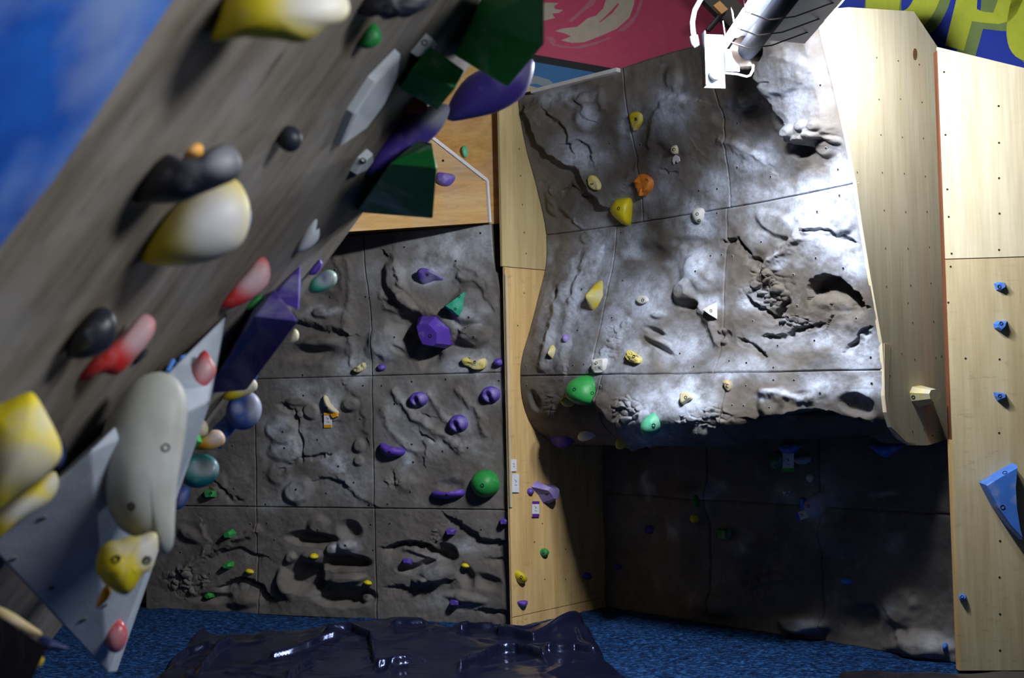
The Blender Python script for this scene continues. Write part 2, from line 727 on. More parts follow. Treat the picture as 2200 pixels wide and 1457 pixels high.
def chalkmap(U, V, spots):
    C = np.zeros(U.shape)
    for (cx, cy, rx, ry, s) in spots:
        msk = (np.abs(U - cx) < rx * 2.2) & (np.abs(V - cy) < ry * 2.2)
        if not msk.any():
            continue
        u, v = U[msk] + 26 * vnoise(U[msk] / 21.0, V[msk] / 21.0), V[msk] + 26 * vnoise(U[msk] / 21.0 + 9, V[msk] / 21.0)
        r2 = ((u - cx) / rx) ** 2 + ((v - cy) / ry) ** 2
        C[msk] = np.maximum(C[msk], s * np.exp(-r2 * 1.1))
    return C


def pgrad(P):
    du = np.gradient(P, axis=1)
    dv = np.gradient(P, axis=0)
    n = np.cross(du, dv)
    n /= np.linalg.norm(n, axis=-1, keepdims=True) + 1e-12
    return n


def rock_wall(root, Lf, Rf, vcuts, ucuts_rows, nv_per, nu, feats, spots, mat, name='rock_panel', amp=0.010, extra=None,
              flip_ref=None, dmin=-0.13, fade_ends=False, gap=0.0003):
    """ruled surface between two edge curves, cut into moulded panels; returns all verts/faces for sight-line hits"""
    AV, AF, off = [], [], 0
    for r in range(len(vcuts) - 1):
        uc = ucuts_rows[r]
        for c in range(len(uc) - 1):
            v = np.linspace(vcuts[r] + gap, vcuts[r + 1] - gap, nv_per[r])
            u = np.linspace(uc[c] + gap, uc[c + 1] - gap, max(8, int(nu * (uc[c + 1] - uc[c]))))
            Lp, Rp = Lf(v), Rf(v)
            P = Lp[:, None, :] * (1 - u[None, :, None]) + Rp[:, None, :] * u[None, :, None]
            if extra is not None:
                P = P + extra(u[None, :], v[:, None])
            N = pgrad(P)
            if (N[len(v) // 4, len(u) // 2] @ flip_ref) < 0:
                N = -N
            U_, V_ = project(P)
            D = relief(U_, V_, feats) + amp * fbm(U_ / 85.0, V_ / 85.0, 4) + 0.0035 * fbm(U_ / 12.0, V_ / 12.0, 3)
            C = chalkmap(U_, V_, spots)
            # keep outer edges where the edge curves are, and roll panel borders back into the joint
            D = np.maximum(D, dmin)
            ef = sstep(0.0, 0.035, u) * (1 - sstep(0.965, 1.0, u)) if fade_ends else np.ones_like(u)
            D = D * ef[None, :]
            for sl in ((0, slice(None)), (-1, slice(None)), (slice(None), 0), (slice(None), -1)):
                D[sl] -= 0.011
            P = P + N * D[..., None]
            o, Vv, Q = grid_obj(name, P, mat, root, C, cam_face=True)
            AV.append(Vv)
            AF.append(Q + off)
            off += len(Vv)
    return np.vstack(AV), np.vstack(AF).tolist()


# ------------------------------------------------------------------ left wall: plywood backing, moulded rock panels
back = 0.16
bl = A0 + (A0 - A1) * 0.9 - P_LEFT.n * back
br = A1 - P_LEFT.n * back + (A1 - A0) / np.linalg.norm(A1 - A0) * 0.04
V, F = prism([bl, br, br + Z * 4.2, bl + Z * 4.2], -P_LEFT.n * 0.03)
wall_left = obj('wall_left', V, F, PLY_VOL)
tag(wall_left, 'back wall of plywood faced with grey moulded rock panels', 'wall', kind='structure')

pl = [(0.0, 640, 488), (0.15, 640, 560), (0.385, 640, 812), (0.74, 640, 1104), (1.0, 640, 1318)]
edge_r = [(0.0, 1056, 481), (0.10, 1062, 560), (0.19, 1076, 625), (0.27, 1084, 690), (0.385, 1086, 800), (0.56, 1090, 950),
          (0.74, 1094, 1096), (0.88, 1097, 1222), (1.0, 1099, 1347)]
Rw = np.array([(v,) + tuple(P_LEFT.hit(x, y)) for v, x, y in edge_r])
zs = Rw[:, 3].copy()
Lw = Rw.copy()
for i in range(len(Lw)):
    Lw[i, 1:3] = A0[:2]
Lw[0, 3] -= 0.02
nl = 330
S_feats = [
    # upper right panel: rope-like folds and pockets
    ('step', [(835, 553), (858, 585), (868, 622), (900, 655), (945, 682), (985, 708)], -1, 0.030, 9, 60),
    ('blob', 850, 602, 26, 44, -10, 0.045, 0.5), ('blob', 872, 645, 14, 40, -48, 0.035, 0.6),
    ('ridge', [(868, 640), (905, 668), (945, 684), (975, 708)], 0.035, 12), ('ridge', [(828, 640), (860, 650), (885, 668)], 0.022, 9),
    ('ridge', [(826, 662), (858, 664), (884, 676)], 0.022, 8),
    ('blob', 880, 705, 52, 42, 20, -0.075, 0.75), ('blob', 925, 760, 34, 40, 20, -0.05, 0.8),
    ('blob', 1012, 662, 42, 40, 0, 0.055, 0.45), ('blob', 1022, 722, 36, 24, -8, 0.045, 0.35), ('blob', 1012, 600, 46, 34, 20, 0.03, 0.7),
    ('ridge', [(985, 575), (1020, 578), (1050, 610), (1060, 660)], 0.022, 9), ('ridge', [(992, 598), (1030, 606), (1048, 640)], 0.016, 7),
    ('blob', 985, 742, 60, 16, -8, -0.04, 0.8), ('blob', 830, 738, 46, 46, 0, 0.04, 0.5), ('blob', 858, 752, 20, 9, 35, -0.02, 0.8),
    ('blob', 945, 560, 70, 40, -10, 0.02, 0.9),
    # upper left panel
    ('step', [(600, 655), (640, 688), (690, 706), (742, 716)], -1, 0.05, 9, 55), ('blob', 702, 672, 34, 14, -5, 0.03, 0.6),
    ('blob', 690, 640, 44, 20, 0, -0.02, 0.8), ('blob', 680, 760, 80, 26, 0, -0.05, 0.9), ('blob', 690, 735, 60, 20, -5, 0.05, 0.7),
    ('ridge', [(745, 560), (752, 640), (748, 700), (755, 780)], 0.012, 9), ('ridge', [(722, 545), (735, 620)], 0.010, 8),
    # middle left panel: plates divided by grooves
    ('blob', 668, 884, 17, 18, 0, 0.022, 0.35), ('blob', 645, 890, 8, 8, 0, 0.02, 0.4), ('blob', 640, 862, 26, 12, 0, 0.015, 0.5),
    ('crack', [(608, 865), (630, 880), (642, 905), (648, 945), (646, 985)], 0.022, 6), ('crack', [(648, 935), (690, 905), (728, 905)], 0.010, 4),
    ('crack', [(600, 1008), (648, 984), (700, 975)], 0.018, 5), ('crack', [(668, 980), (700, 975)], 0.02, 6),
    ('blob', 605, 925, 36, 30, 0, 0.018, 0.3), ('blob', 612, 965, 38, 32, 0, 0.018, 0.35), ('blob', 640, 1055, 34, 27, -30, 0.030, 0.35),
    ('blob', 600, 1020, 30, 26, 0, 0.014, 0.4), ('blob', 755, 870, 20, 16, 0, 0.03, 0.5), ('blob', 772, 958, 14, 18, 0, 0.025, 0.5),
    ('blob', 772, 990, 12, 12, 0, 0.018, 0.5), ('step', [(680, 1030), (700, 1028), (735, 1040)], 1, -0.022, 4, 22),
    ('step', [(735, 1040), (775, 1075), (800, 1085)], -1, 0.014, 6, 30), ('step', [(745, 830), (770, 860), (782, 900), (790, 940)], -1, 0.012, 7, 30),
    ('crack', [(455, 1030), (480, 1050), (500, 1072), (515, 1074)], 0.024, 6), ('blob', 470, 1040, 20, 26, 0, 0.012, 0.5),
    # middle right panel: flowing ribs
    ('ridge', [(845, 842), (872, 872), (890, 895), (925, 920), (960, 938), (990, 965)], 0.020, 9),
    ('ridge', [(985, 840), (1010, 868), (1035, 900), (1045, 930)], 0.016, 8), ('ridge', [(925, 850), (950, 890), (985, 930)], 0.014, 7),
    ('ridge', [(825, 880), (838, 930), (880, 960), (915, 975)], 0.012, 8), ('step', [(905, 935), (918, 965), (915, 985)], -1, 0.014, 6, 25),
    ('crack', [(908, 885), (930, 895)], 0.014, 4), ('crack', [(908, 934), (932, 945)], 0.016, 4), ('blob', 970, 1045, 34, 22, 0, -0.025, 0.9),
    ('crack', [(845, 1018), (850, 1040)], 0.014, 5), ('rubble', 845, 1035, 26, 16, 9, 0.012), ('blob', 880, 1040, 34, 22, -20, 0.018, 0.9),
    # lower right panel: deep pockets
    ('step', [(842, 1172), (880, 1163), (910, 1165), (930, 1180)], 1, -0.085, 5, 16), ('blob', 955, 1192, 28, 24, 0, -0.10, 0.6),
    ('blob', 918, 1212, 34, 12, -10, -0.05, 0.7), ('ridge', [(872, 1178), (905, 1185), (925, 1198)], 0.03, 6), ('rubble', 935, 1158, 16, 24, 8, 0.016),
    ('step', [(975, 1115), (1010, 1138), (1035, 1163), (1072, 1162)], 1, -0.05, 6, 40), ('blob', 935, 1235, 42, 32, -25, 0.060, 0.7),
    ('blob', 905, 1248, 22, 10, 5, 0.04, 0.6), ('step', [(850, 1262), (900, 1266), (920, 1252), (958, 1248)], 1, -0.045, 5, 18),
    ('blob', 1000, 1238, 22, 34, -25, -0.05, 0.8), ('blob', 1000, 1285, 58, 16, 8, 0.04, 0.8), ('blob', 1045, 1250, 40, 20, 20, -0.04, 0.8),
    ('blob', 878, 1222, 34, 14, 0, -0.05, 0.8), ('crack', [(1050, 1200), (1085, 1203)], 0.02, 7), ('step', [(1040, 1310), (1085, 1316)], 1, -0.04, 5, 20),
    # lower middle panel: large dark hollows round knobs
    ('blob', 668, 1158, 56, 17, 4, -0.085, 0.6), ('blob', 752, 1140, 24, 32, -58, -0.06, 0.7), ('blob', 738, 1208, 62, 19, 0, -0.10, 0.6),
    ('blob', 652, 1238, 42, 42, 0, -0.105, 0.5), ('blob', 672, 1200, 28, 19, 0, 0.045, 0.45), ('blob', 745, 1172, 24, 16, 0, 0.04, 0.7),
    ('blob', 712, 1180, 12, 14, 0, 0.035, 0.5), ('blob', 740, 1282, 70, 24, 0, -0.10, 0.6), ('blob', 745, 1245, 52, 14, -4, 0.045, 0.7),
    ('blob', 612, 1255, 18, 40, -20, 0.05, 0.6), ('blob', 690, 1262, 30, 16, 0, -0.07, 0.7), ('blob', 685, 1130, 26, 24, 0, 0.03, 0.6),
    ('blob', 780, 1285, 22, 14, 0, 0.05, 0.7), ('blob', 625, 1200, 14, 14, 0, 0.03, 0.6),
    # lower left panel
    ('ridge', [(395, 1224), (430, 1200), (478, 1172), (550, 1140)], 0.030, 8), ('rubble', 398, 1252, 52, 36, 12, 0.030),
    ('step', [(478, 1178), (520, 1180), (556, 1192)], 1, -0.03, 4, 16), ('step', [(485, 1252), (520, 1240), (560, 1258), (578, 1278)], 1, -0.07, 5, 20),
    ('blob', 410, 1150, 40, 18, 30, 0.03, 0.8), ('blob', 460, 1285, 60, 14, 0, -0.04, 0.8), ('blob', 520, 1290, 50, 22, 0, 0.04, 0.8),
    ('step', [(440, 1130), (455, 1160), (448, 1178)], 1, 0.02, 5, 30),
]
S_chalk = [(975, 530, 90, 40, .8), (1040, 520, 40, 60, .7), (925, 585, 60, 30, 1.0), (820, 745, 40, 45, .5), (1010, 780, 55, 30, 1.0), (1010, 672, 38, 30, .6),
           (770, 790, 45, 40, .8), (710, 860, 26, 40, .8), (600, 915, 32, 22, .8), (612, 960, 36, 28, .9), (725, 995, 26, 24, 1.1), (880, 985, 18, 32, .8),
           (640, 1055, 34, 28, .5), (690, 945, 60, 40, .45), (860, 880, 30, 60, .4), (880, 930, 60, 60, .35), (905, 850, 30, 26, .6), (985, 900, 32, 32, .6),
           (1055, 840, 32, 30, .5), (650, 835, 50, 25, .5), (740, 1172, 24, 20, .8), (1000, 1180, 36, 16, .6), (970, 1300, 60, 18, .35), (700, 670, 50, 12, .5),
           (800, 590, 30, 40, .35), (950, 960, 30, 20, .5), (1010, 960, 30, 20, .4), (760, 1040, 60, 50, .4), (600, 1080, 40, 18, .4), (920, 1230, 50, 30, .3)]
uL = lambda px, py: float(np.linalg.norm((P_LEFT.hit(px, py) - np.append(A0[:2], P_LEFT.hit(px, py)[2]))[:2]) / np.linalg.norm((A1 - A0)[:2]))
ucL = [0.0, uL(550, 1100), uL(801, 900), 1.0]
wallroot = wall_left
V_, F_ = rock_wall(wallroot, lambda v: cr_open(Lw, v), lambda v: cr_open(Rw, v), [0, 0.385, 0.74, 1.0], [ucL] * 3,
                   [190, 170, 140], 620, S_feats, S_chalk, ROCK_DIM, amp=0.014, flip_ref=P_LEFT.n)
S_LEFT = Surf(V_, F_, P_LEFT)
# dark joint filler / frame edge on the right end of the rock facing
eP = [P_LEFT.hit(x, y) for _, x, y in edge_r]
V = np.vstack([np.array(eP), np.array(eP) - P_LEFT.n * back])
n = len(eP)
F = [[i, i + 1, i + 1 + n, i + n] for i in range(n - 1)]
obj('panel_side', V, F, ROCK_DIM, wall_left)
eT = [np.append(A0[:2], Lw[0, 3]), P_LEFT.hit(1056, 481)]
obj('panel_top', np.array(eT + [eT[1] - P_LEFT.n * back, eT[0] - P_LEFT.n * back]), [[0, 1, 2, 3]], ROCK_DIM, wall_left)

zr_ = Rw[0, 3]
ua, ub = A0 - P_LEFT.n * 0.01, A1 - P_LEFT.n * 0.01 + (A1 - A0) / np.linalg.norm(A1 - A0) * 0.03
V, F = prism([ua + Z * zr_, ub + Z * zr_, ub + Z * 4.2, ua + Z * 4.2], -P_LEFT.n * 0.018)
obj('plywood_sheet', V, F, PLY_VOL, wall_left)

# ------------------------------------------------------------------ plywood column between the two rock walls
wall_column = empty('wall_column')
tag(wall_column, 'narrow plywood return wall between the two rock faces', 'wall', kind='structure')
cz = lambda z: Z * z
cdir = (B1 - B0) / np.linalg.norm(B1 - B0)
zs1 = P_COL.hit(1095, 574)[2]
zb = P_COL.hit(1105, 1326)[2]
Bx = B1 + cdir * 0.03
g = 0.0025


def sheet(parent, a, b, z0, z1, nrm, th, mat, name='plywood_sheet'):
    V, F = prism([a + cz(z0), b + cz(z0), b + cz(z1), a + cz(z1)], -nrm * th)
    return obj(name, V, F, mat, parent)


sheet(wall_column, B0, Bx, zb + g, zs1 - g, P_COL.n, 0.018, PLY_COL)
sheet(wall_column, B0, Bx, -0.02, zb - g, P_COL.n, 0.018, PLY_COL, 'kick_board')
sheet(wall_column, B0 - cdir * 0.02, Bx, zs1 + g, 3.55, P_COL.n, 0.018, PLY_PALE)
# side of the column that closes the gap to the left wall
ca, cb2 = B0 + np.array([-0.012, 0.01, 0]), A1 - P_LEFT.n * back + np.array([0.03, 0, 0])
V, F = prism([ca, cb2, cb2 + Z * 4.0, ca + Z * 4.0], np.array([0.012, 0, 0]))
obj('side_board', V, F, PLY_COL, wall_column)
# chalk-white taped corner bead
pts = [P_COL.hit(1093, 590), P_COL.hit(1097, 1090)]
zA, zB = pts[0][2], pts[1][2]
V, F = boxv(B0 + cdir * 0.006 + P_COL.n * 0.004 + Z * (zA + zB) / 2, cdir * 0.010, P_COL.n * 0.005, Z * (zA - zB) / 2)
obj('corner_bead', V, F, PLY_EDGE_PALE, wall_column)

# ------------------------------------------------------------------ recess wall below the bulge
wall_recess = empty('wall_recess')
tag(wall_recess, 'dark moulded rock wall in the recess under the overhanging bulge', 'wall', kind='structure')
q0, q1 = B1.copy(), D1.copy()
Rq = np.array([[0, *(q1 + Z * 1.5)], [0.45, *(q1 + Z * 0.78)], [1, *(q1 - Z * 0.02)]])
Lq = np.array([[0, *(q0 + Z * 1.5)], [0.45, *(q0 + Z * 0.78)], [1, *(q0 - Z * 0.02)]])
Q_feats = [('blob', 1500, 1080, 60, 50, 0, 0.05, 0.6), ('blob', 1600, 1180, 70, 40, 20, 0.05, 0.7), ('blob', 1400, 1150, 50, 60, 0, -0.05, 0.7),
           ('blob', 1800, 1150, 80, 60, 0, 0.05, 0.8), ('blob', 1940, 1300, 60, 80, 0, 0.05, 0.7), ('blob', 1730, 1340, 70, 30, 0, 0.10, 0.7),
           ('blob', 1980, 1390, 90, 40, 10, 0.10, 0.8), ('blob', 1850, 1330, 50, 40, 0, -0.06, 0.7), ('blob', 1540, 1300, 90, 40, 0, 0.05, 0.8),
           ('rubble', 1650, 1250, 60, 50, 22, 0.03)]
Q_chalk = [(1760, 1085, 40, 60, .6), (1390, 1040, 10, 30, .5), (1530, 1055, 30, 20, .5), (1600, 1170, 20, 20, .5), (1740, 1345, 30, 20, .6), (1690, 1060, 25, 25, .4),
           (1440, 1140, 15, 20, .4), (1920, 1170, 20, 20, .4), (1900, 1060, 30, 10, .4), (1910, 1315, 20, 15, .4), (2020, 1390, 50, 30, .4)]
V_, F_ = rock_wall(wall_recess, lambda v: cr_open(Lq, v), lambda v: cr_open(Rq, v), [0, 0.45, 1.0], [[0, 0.36, 0.68, 1.0]] * 2, [70, 90], 330,
                   Q_feats, Q_chalk, ROCK_DIM, amp=0.02, flip_ref=P_REC.n)
S_REC = Surf(V_, F_, P_REC)

# ------------------------------------------------------------------ right wall: plywood sheets
wall_right = empty('wall_right')
tag(wall_right, 'pale plywood wall on the right with rows of bolt holes', 'wall', kind='structure')
rdir = np.array([1.2, -0.10, 0])
rdir /= np.linalg.norm(rdir)


def on_right(px, py):
    return P_RIGHT.hit(px, py)


tl, tr = on_right(2010, 101), on_right(2200, 147)
zt0 = tl[2]
slope = (tr[2] - tl[2]) / np.linalg.norm((tr - tl)[:2])
W = 1.22
zr = on_right(2030, 557)[2]
a, b = E0.copy(), E0 + rdir * W
V, F = prism([a + cz(zr + g), b + cz(zr + g), b + cz(zt0 + slope * W), a + cz(zt0)], -P_RIGHT.n * 0.018)
obj('plywood_sheet', V, F, PLY_NEW, wall_right)
sheet(wall_right, a, b, 0.0, zr - g, P_RIGHT.n, 0.018, PLY_RIGHT)
# raw reddish edge of the sheets beside the cheek
zz = on_right(2033, 945)[2]
V, F = prism([a + cz(zz), a - rdir * 0.007 + cz(zz), a - rdir * 0.007 + cz(zt0 - 0.02), a + cz(zt0 - 0.02)], -P_RIGHT.n * 0.05)
obj('raw_edge', V, F, PLY_EDGE, wall_right)
V, F = prism([a + cz(0.0), a - rdir * 0.010 + cz(0.0), a - rdir * 0.010 + cz(zz), a + cz(zz)], -P_RIGHT.n * 0.05)
obj('raw_edge', V, F, PLY_COL, wall_right)

# ------------------------------------------------------------------ bulging rock wall with its plywood cheek
wall_bulge = empty('wall_bulge')
tag(wall_bulge, 'overhanging bulge of grey moulded rock panels under the strip light', 'wall', kind='structure')
Lb = [(0.0, 1110, 206), (0.07, 1115, 250), (0.16, 1130, 325), (0.26, 1152, 405), (0.37, 1172, 505), (0.44, 1172, 565), (0.53, 1155, 640),
      (0.62, 1137, 710), (0.69, 1121, 765), (0.75, 1117, 808), (0.81, 1123, 868), (0.87, 1147, 920), (0.92, 1190, 953), (1.0, 1292, 958)]
Rb = [(0.0, 1757, 26), (0.07, 1772, 95), (0.16, 1797, 195), (0.26, 1820, 300), (0.37, 1838, 393), (0.44, 1850, 480), (0.53, 1868, 590),
      (0.62, 1884, 680), (0.69, 1894, 738), (0.75, 1897, 795), (0.81, 1900, 862), (0.87, 1914, 915), (0.92, 1948, 950), (1.0, 2026, 944)]
Lb3 = np.array([(v,) + tuple(P_COL.hit(x, y)) for v, x, y in Lb])
Rb3 = np.array([(v,) + tuple(P_CHK.hit(x, y)) for v, x, y in Rb])
NB = (n_out * 0.95 + Z * 0.1)


def b_extra(u, v):
    # the top edge rises in a soft hump; the belly is a little fuller in the middle
    hump = np.clip(1 - v / 0.10, 0, 1) ** 2 * np.sin(np.pi * np.clip(u, 0, 1)) ** 2
    top = hump[..., None] * Z * 0.085
    su = np.sin(np.pi * np.clip(u, 0, 1)) ** 0.8
    belly = 0.28 * np.sin(np.pi * np.clip(u, 0, 1) ** 1.25) ** 1.5 * np.exp(-((v - 0.875) / 0.12) ** 2)
    waist = -0.22 * su * (1 - np.clip((v - 0.10) / 0.55, 0, 1) ** 2 * (3 - 2 * np.clip((v - 0.10) / 0.55, 0, 1)))
    return top + (belly + waist)[..., None] * n_out


B_feats = [
    # upper left: diagonal shelf
    ('step', [(1138, 250), (1162, 300), (1188, 334), (1215, 346), (1246, 360), (1258, 386), (1272, 412), (1300, 436)], -1, 0.075, 6, 75),
    ('step', [(1192, 246), (1220, 270), (1231, 300), (1234, 306)], -1, 0.035, 5, 40), ('step', [(1232, 303), (1252, 298), (1270, 312), (1277, 330)], 1, -0.035, 4, 30),
    ('crack', [(1212, 408), (1230, 396), (1240, 408), (1252, 420), (1268, 418)], 0.022, 5), ('step', [(1188, 420), (1200, 450), (1225, 470), (1240, 440), (1262, 424)], -1, 0.022, 7, 30),
    ('blob', 1186, 440, 16, 34, -20, 0.03, 0.7), ('blob', 1240, 215, 40, 24, 0, 0.02, 0.8), ('blob', 1262, 255, 30, 34, 0, 0.03, 0.7),
    ('ridge', [(1258, 215), (1290, 192), (1300, 230)], 0.014, 8), ('step', [(1255, 228), (1275, 250)], -1, 0.02, 5, 30),
    # upper middle
    ('step', [(1400, 300), (1405, 250), (1420, 215), (1460, 205), (1490, 212)], 1, 0.020, 8, 70), ('blob', 1415, 330, 26, 40, 0, -0.014, 0.7),
    ('blob', 1445, 170, 24, 34, 0, 0.02, 0.7), ('step', [(1352, 380), (1372, 350), (1400, 340)], 1, 0.012, 6, 30), ('crack', [(1425, 362), (1455, 366)], 0.012, 4),
    ('blob', 1560, 250, 34, 24, 0, -0.016, 0.6), ('blob', 1605, 205, 22, 28, 0, 0.045, 0.6), ('blob', 1612, 235, 22, 10, -20, -0.03, 0.7),
    ('ridge', [(1548, 300), (1580, 310), (1610, 330), (1660, 350)], 0.012, 9), ('step', [(1560, 300), (1600, 312), (1640, 340), (1660, 365)], 1, 0.014, 6, 60),
    # upper right buttress with a nest of stones
    ('step', [(1652, 60), (1646, 130), (1664, 188), (1690, 236), (1704, 268), (1712, 292)], -1, 0.115, 8, 150), ('blob', 1700, 150, 54, 46, -20, 0.028, 0.25),
    ('crack', [(1652, 150), (1668, 165), (1680, 164)], 0.02, 5), ('blob', 1725, 275, 18, 15, 0, 0.040, 0.6), ('blob', 1745, 298, 22, 17, -15, 0.045, 0.55),
    ('blob', 1750, 263, 13, 13, 0, 0.03, 0.6), ('blob', 1768, 282, 16, 11, 30, 0.038, 0.55), ('blob', 1776, 262, 13, 14, 0, 0.03, 0.6),
    ('blob', 1796, 298, 18, 10, 35, 0.03, 0.6), ('blob', 1776, 318, 26, 22, 0, 0.03, 0.6), ('blob', 1722, 324, 30, 22, 0, -0.055, 0.8),
    ('blob', 1700, 262, 30, 40, -30, -0.02, 0.8), ('ridge', [(1640, 170), (1655, 230), (1675, 270)], 0.012, 9),
    # middle right: slab, cracks, crushed blocks and the big hollow
    ('ridge', [(1742, 486), (1715, 515), (1680, 548), (1645, 572)], 0.032, 9), ('step', [(1645, 575), (1690, 540), (1742, 488)], 1, 0.035, 6, 110),
    ('crack', [(1738, 494), (1765, 494), (1790, 500), (1828, 514)], 0.040, 7), ('blob', 1808, 480, 40, 26, -28, 0.022, 0.5),
    ('crack', [(1560, 517), (1586, 517), (1600, 535), (1612, 552), (1640, 570)], 0.050, 8), ('blob', 1640, 520, 48, 34, 0, 0.014, 0.6),
    ('blob', 1672, 482, 52, 24, 25, 0.026, 0.3), ('blob', 1716, 476, 12, 16, 0, 0.02, 0.6),
    ('rubble', 1652, 618, 56, 52, 15, 0.036), ('crack', [(1612, 642), (1640, 662), (1662, 678), (1682, 650)], 0.055, 8),
    ('step', [(1740, 622), (1742, 606), (1766, 595), (1800, 598), (1830, 618), (1852, 640)], 1, -0.20, 6, 26), ('blob', 1790, 648, 60, 24, 10, 0.02, 0.9),
    ('rubble', 1700, 690, 50, 18, 11, 0.032), ('crack', [(1652, 722), (1690, 718), (1712, 702), (1768, 694)], 0.045, 7),
    ('crack', [(1600, 732), (1622, 742), (1642, 760)], 0.040, 7), ('crack', [(1822, 750), (1848, 728), (1868, 708)], 0.040, 6),
    ('blob', 1610, 700, 60, 60, 0, 0.018, 0.9), ('blob', 1755, 760, 70, 40, 0, 0.014, 0.9), ('blob', 1560, 720, 14, 12, 0, -0.02, 0.6),
    ('blob', 1552, 712, 9, 7, 0, 0.02, 0.6), ('blob', 1557, 735, 9, 7, 0, 0.02, 0.6),
    # middle: nose and ribs
    ('blob', 1494, 585, 46, 54, 10, 0.048, 0.8), ('blob', 1470, 628, 24, 28, 10, 0.050, 0.55), ('blob', 1482, 656, 26, 12, -8, -0.055, 0.7),
    ('ridge', [(1492, 640), (1510, 665), (1525, 700), (1542, 735)], 0.026, 8), ('blob', 1400, 545, 60, 30, 0, -0.030, 0.9), ('blob', 1480, 520, 50, 16, 0, -0.02, 0.9),
    ('blob', 1408, 712, 30, 9, 22, -0.032, 0.8), ('blob', 1412, 732, 34, 10, 22, 0.030, 0.8), ('blob', 1425, 752, 30, 10, 30, -0.030, 0.8), ('blob', 1412, 678, 20, 10, 0, 0.016, 0.7),
    # left: long vertical folds
    ('step', [(1292, 545), (1270, 600), (1238, 660), (1222, 720), (1215, 790)], 1, 0.030, 8, 40), ('step', [(1245, 560), (1225, 620), (1200, 690), (1185, 760)], 1, 0.030, 8, 30),
    ('ridge', [(1215, 620), (1200, 690), (1180, 745), (1165, 790)], 0.022, 9), ('ridge', [(1270, 555), (1250, 600), (1235, 650)], 0.020, 8),
    ('blob', 1202, 632, 9, 16, 10, -0.03, 0.7), ('blob', 1262, 512, 18, 14, 0, 0.016, 0.5), ('rubble', 1318, 735, 20, 50, 12, 0.012), ('ridge', [(1345, 690), (1325, 730), (1300, 760)], 0.012, 6),
    # belly row
    ('blob', 1148, 862, 12, 26, -20, -0.03, 0.6), ('rubble', 1178, 880, 16, 34, 12, 0.014), ('rubble', 1345, 885, 34, 36, 14, 0.028),
    ('step', [(1282, 868), (1305, 890), (1330, 925), (1352, 958)], -1, 0.045, 7, 50), ('ridge', [(1382, 890), (1380, 925), (1400, 950)], 0.02, 9),
    ('rubble', 1535, 895, 46, 26, 14, 0.028), ('blob', 1505, 930, 30, 16, 0, 0.03, 0.7), ('rubble', 1490, 905, 40, 20, 12, 0.02),
    ('blob', 1655, 868, 30, 34, 0, 0.040, 0.45), ('ridge', [(1640, 846), (1690, 850), (1740, 862)], 0.030, 9),
    ('step', [(1630, 898), (1680, 895), (1720, 884), (1775, 884), (1830, 902), (1870, 912)], 1, -0.10, 6, 60), ('blob', 1842, 872, 46, 26, 22, -0.045, 0.55),
    ('blob', 1715, 848, 30, 12, -10, -0.018, 0.8), ('blob', 1760, 840, 40, 24, 0, 0.012, 0.9),
]
B_chalk = [(1260, 330, 50, 40, .9), (1270, 260, 26, 30, .7), (1220, 205, 70, 16, .6), (1440, 235, 44, 50, .9), (1355, 275, 24, 50, .7), (1390, 420, 60, 40, .5),
           (1575, 240, 26, 26, .6), (1625, 345, 60, 45, 1.0), (1540, 395, 36, 44, .9), (1500, 470, 45, 50, 1.2), (1660, 420, 160, 40, .7), (1755, 440, 80, 60, 1.2), (1720, 200, 60, 90, .7),
           (1820, 380, 40, 60, 1.0), (1640, 460, 60, 30, .6), (1290, 560, 50, 100, 1.0), (1360, 520, 30, 44, 1.0), (1240, 660, 40, 100, .8), (1382, 640, 56, 56, 1.2), (1495, 575, 46, 46, 1.2),
           (1330, 690, 50, 60, .9), (1185, 660, 40, 90, .5), (1470, 745, 56, 46, .9), (1530, 655, 26, 22, 1.0), (1290, 775, 40, 40, .9), (1365, 755, 36, 26, .9), (1680, 560, 20, 20, .6),
           (1800, 520, 80, 60, .9), (1830, 570, 40, 40, 1.0), (1640, 500, 50, 30, .5), (1860, 760, 60, 50, 1.1), (1870, 830, 40, 40, 1.0), (1770, 730, 70, 26, .8), (1600, 790, 90, 24, .6), (1770, 830, 60, 36, .9),
           (1615, 650, 46, 26, .6), (1475, 855, 56, 54, 1.4), (1400, 880, 50, 60, 1.0), (1560, 805, 30, 26, .8), (1400, 930, 60, 40, .8), (1690, 850, 50, 12, 1.1), (1270, 800, 30, 30, .5),
           (1200, 740, 50, 50, .5), (1670, 735, 100, 30, .4), (1430, 400, 40, 50, .5), (1700, 700, 60, 20, .3), (1250, 600, 40, 60, .8), (1340, 800, 60, 40, .5), (1180, 560, 20, 40, .5)]


def u_at(v, px):
    Lp, Rp = cr_open(Lb3, [v])[0], cr_open(Rb3, [v])[0]
    us = np.linspace(0, 1, 400)
    P = Lp[None] * (1 - us[:, None]) + Rp[None] * us[:, None]
    return float(us[np.argmin(np.abs(project(P)[0] - px))])


uc0 = [0, u_at(0.2, 1325), u_at(0.2, 1512), 1.0]
uc1 = [0, u_at(0.6, 1292), u_at(0.6, 1553), 1.0]
uc2 = [0, u_at(0.8, 1308), u_at(0.8, 1595), 1.0]
V_, F_ = rock_wall(wall_bulge, lambda v: cr_open(Lb3, v), lambda v: cr_open(Rb3, v), [0, 0.37, 0.75, 1.0], [uc0, uc1, uc2],
                   [210, 190, 150], 470, B_feats, B_chalk, ROCK, amp=0.016, extra=b_extra, flip_ref=NB, fade_ends=True)
S_BULGE = Surf(V_, F_, P_REC)
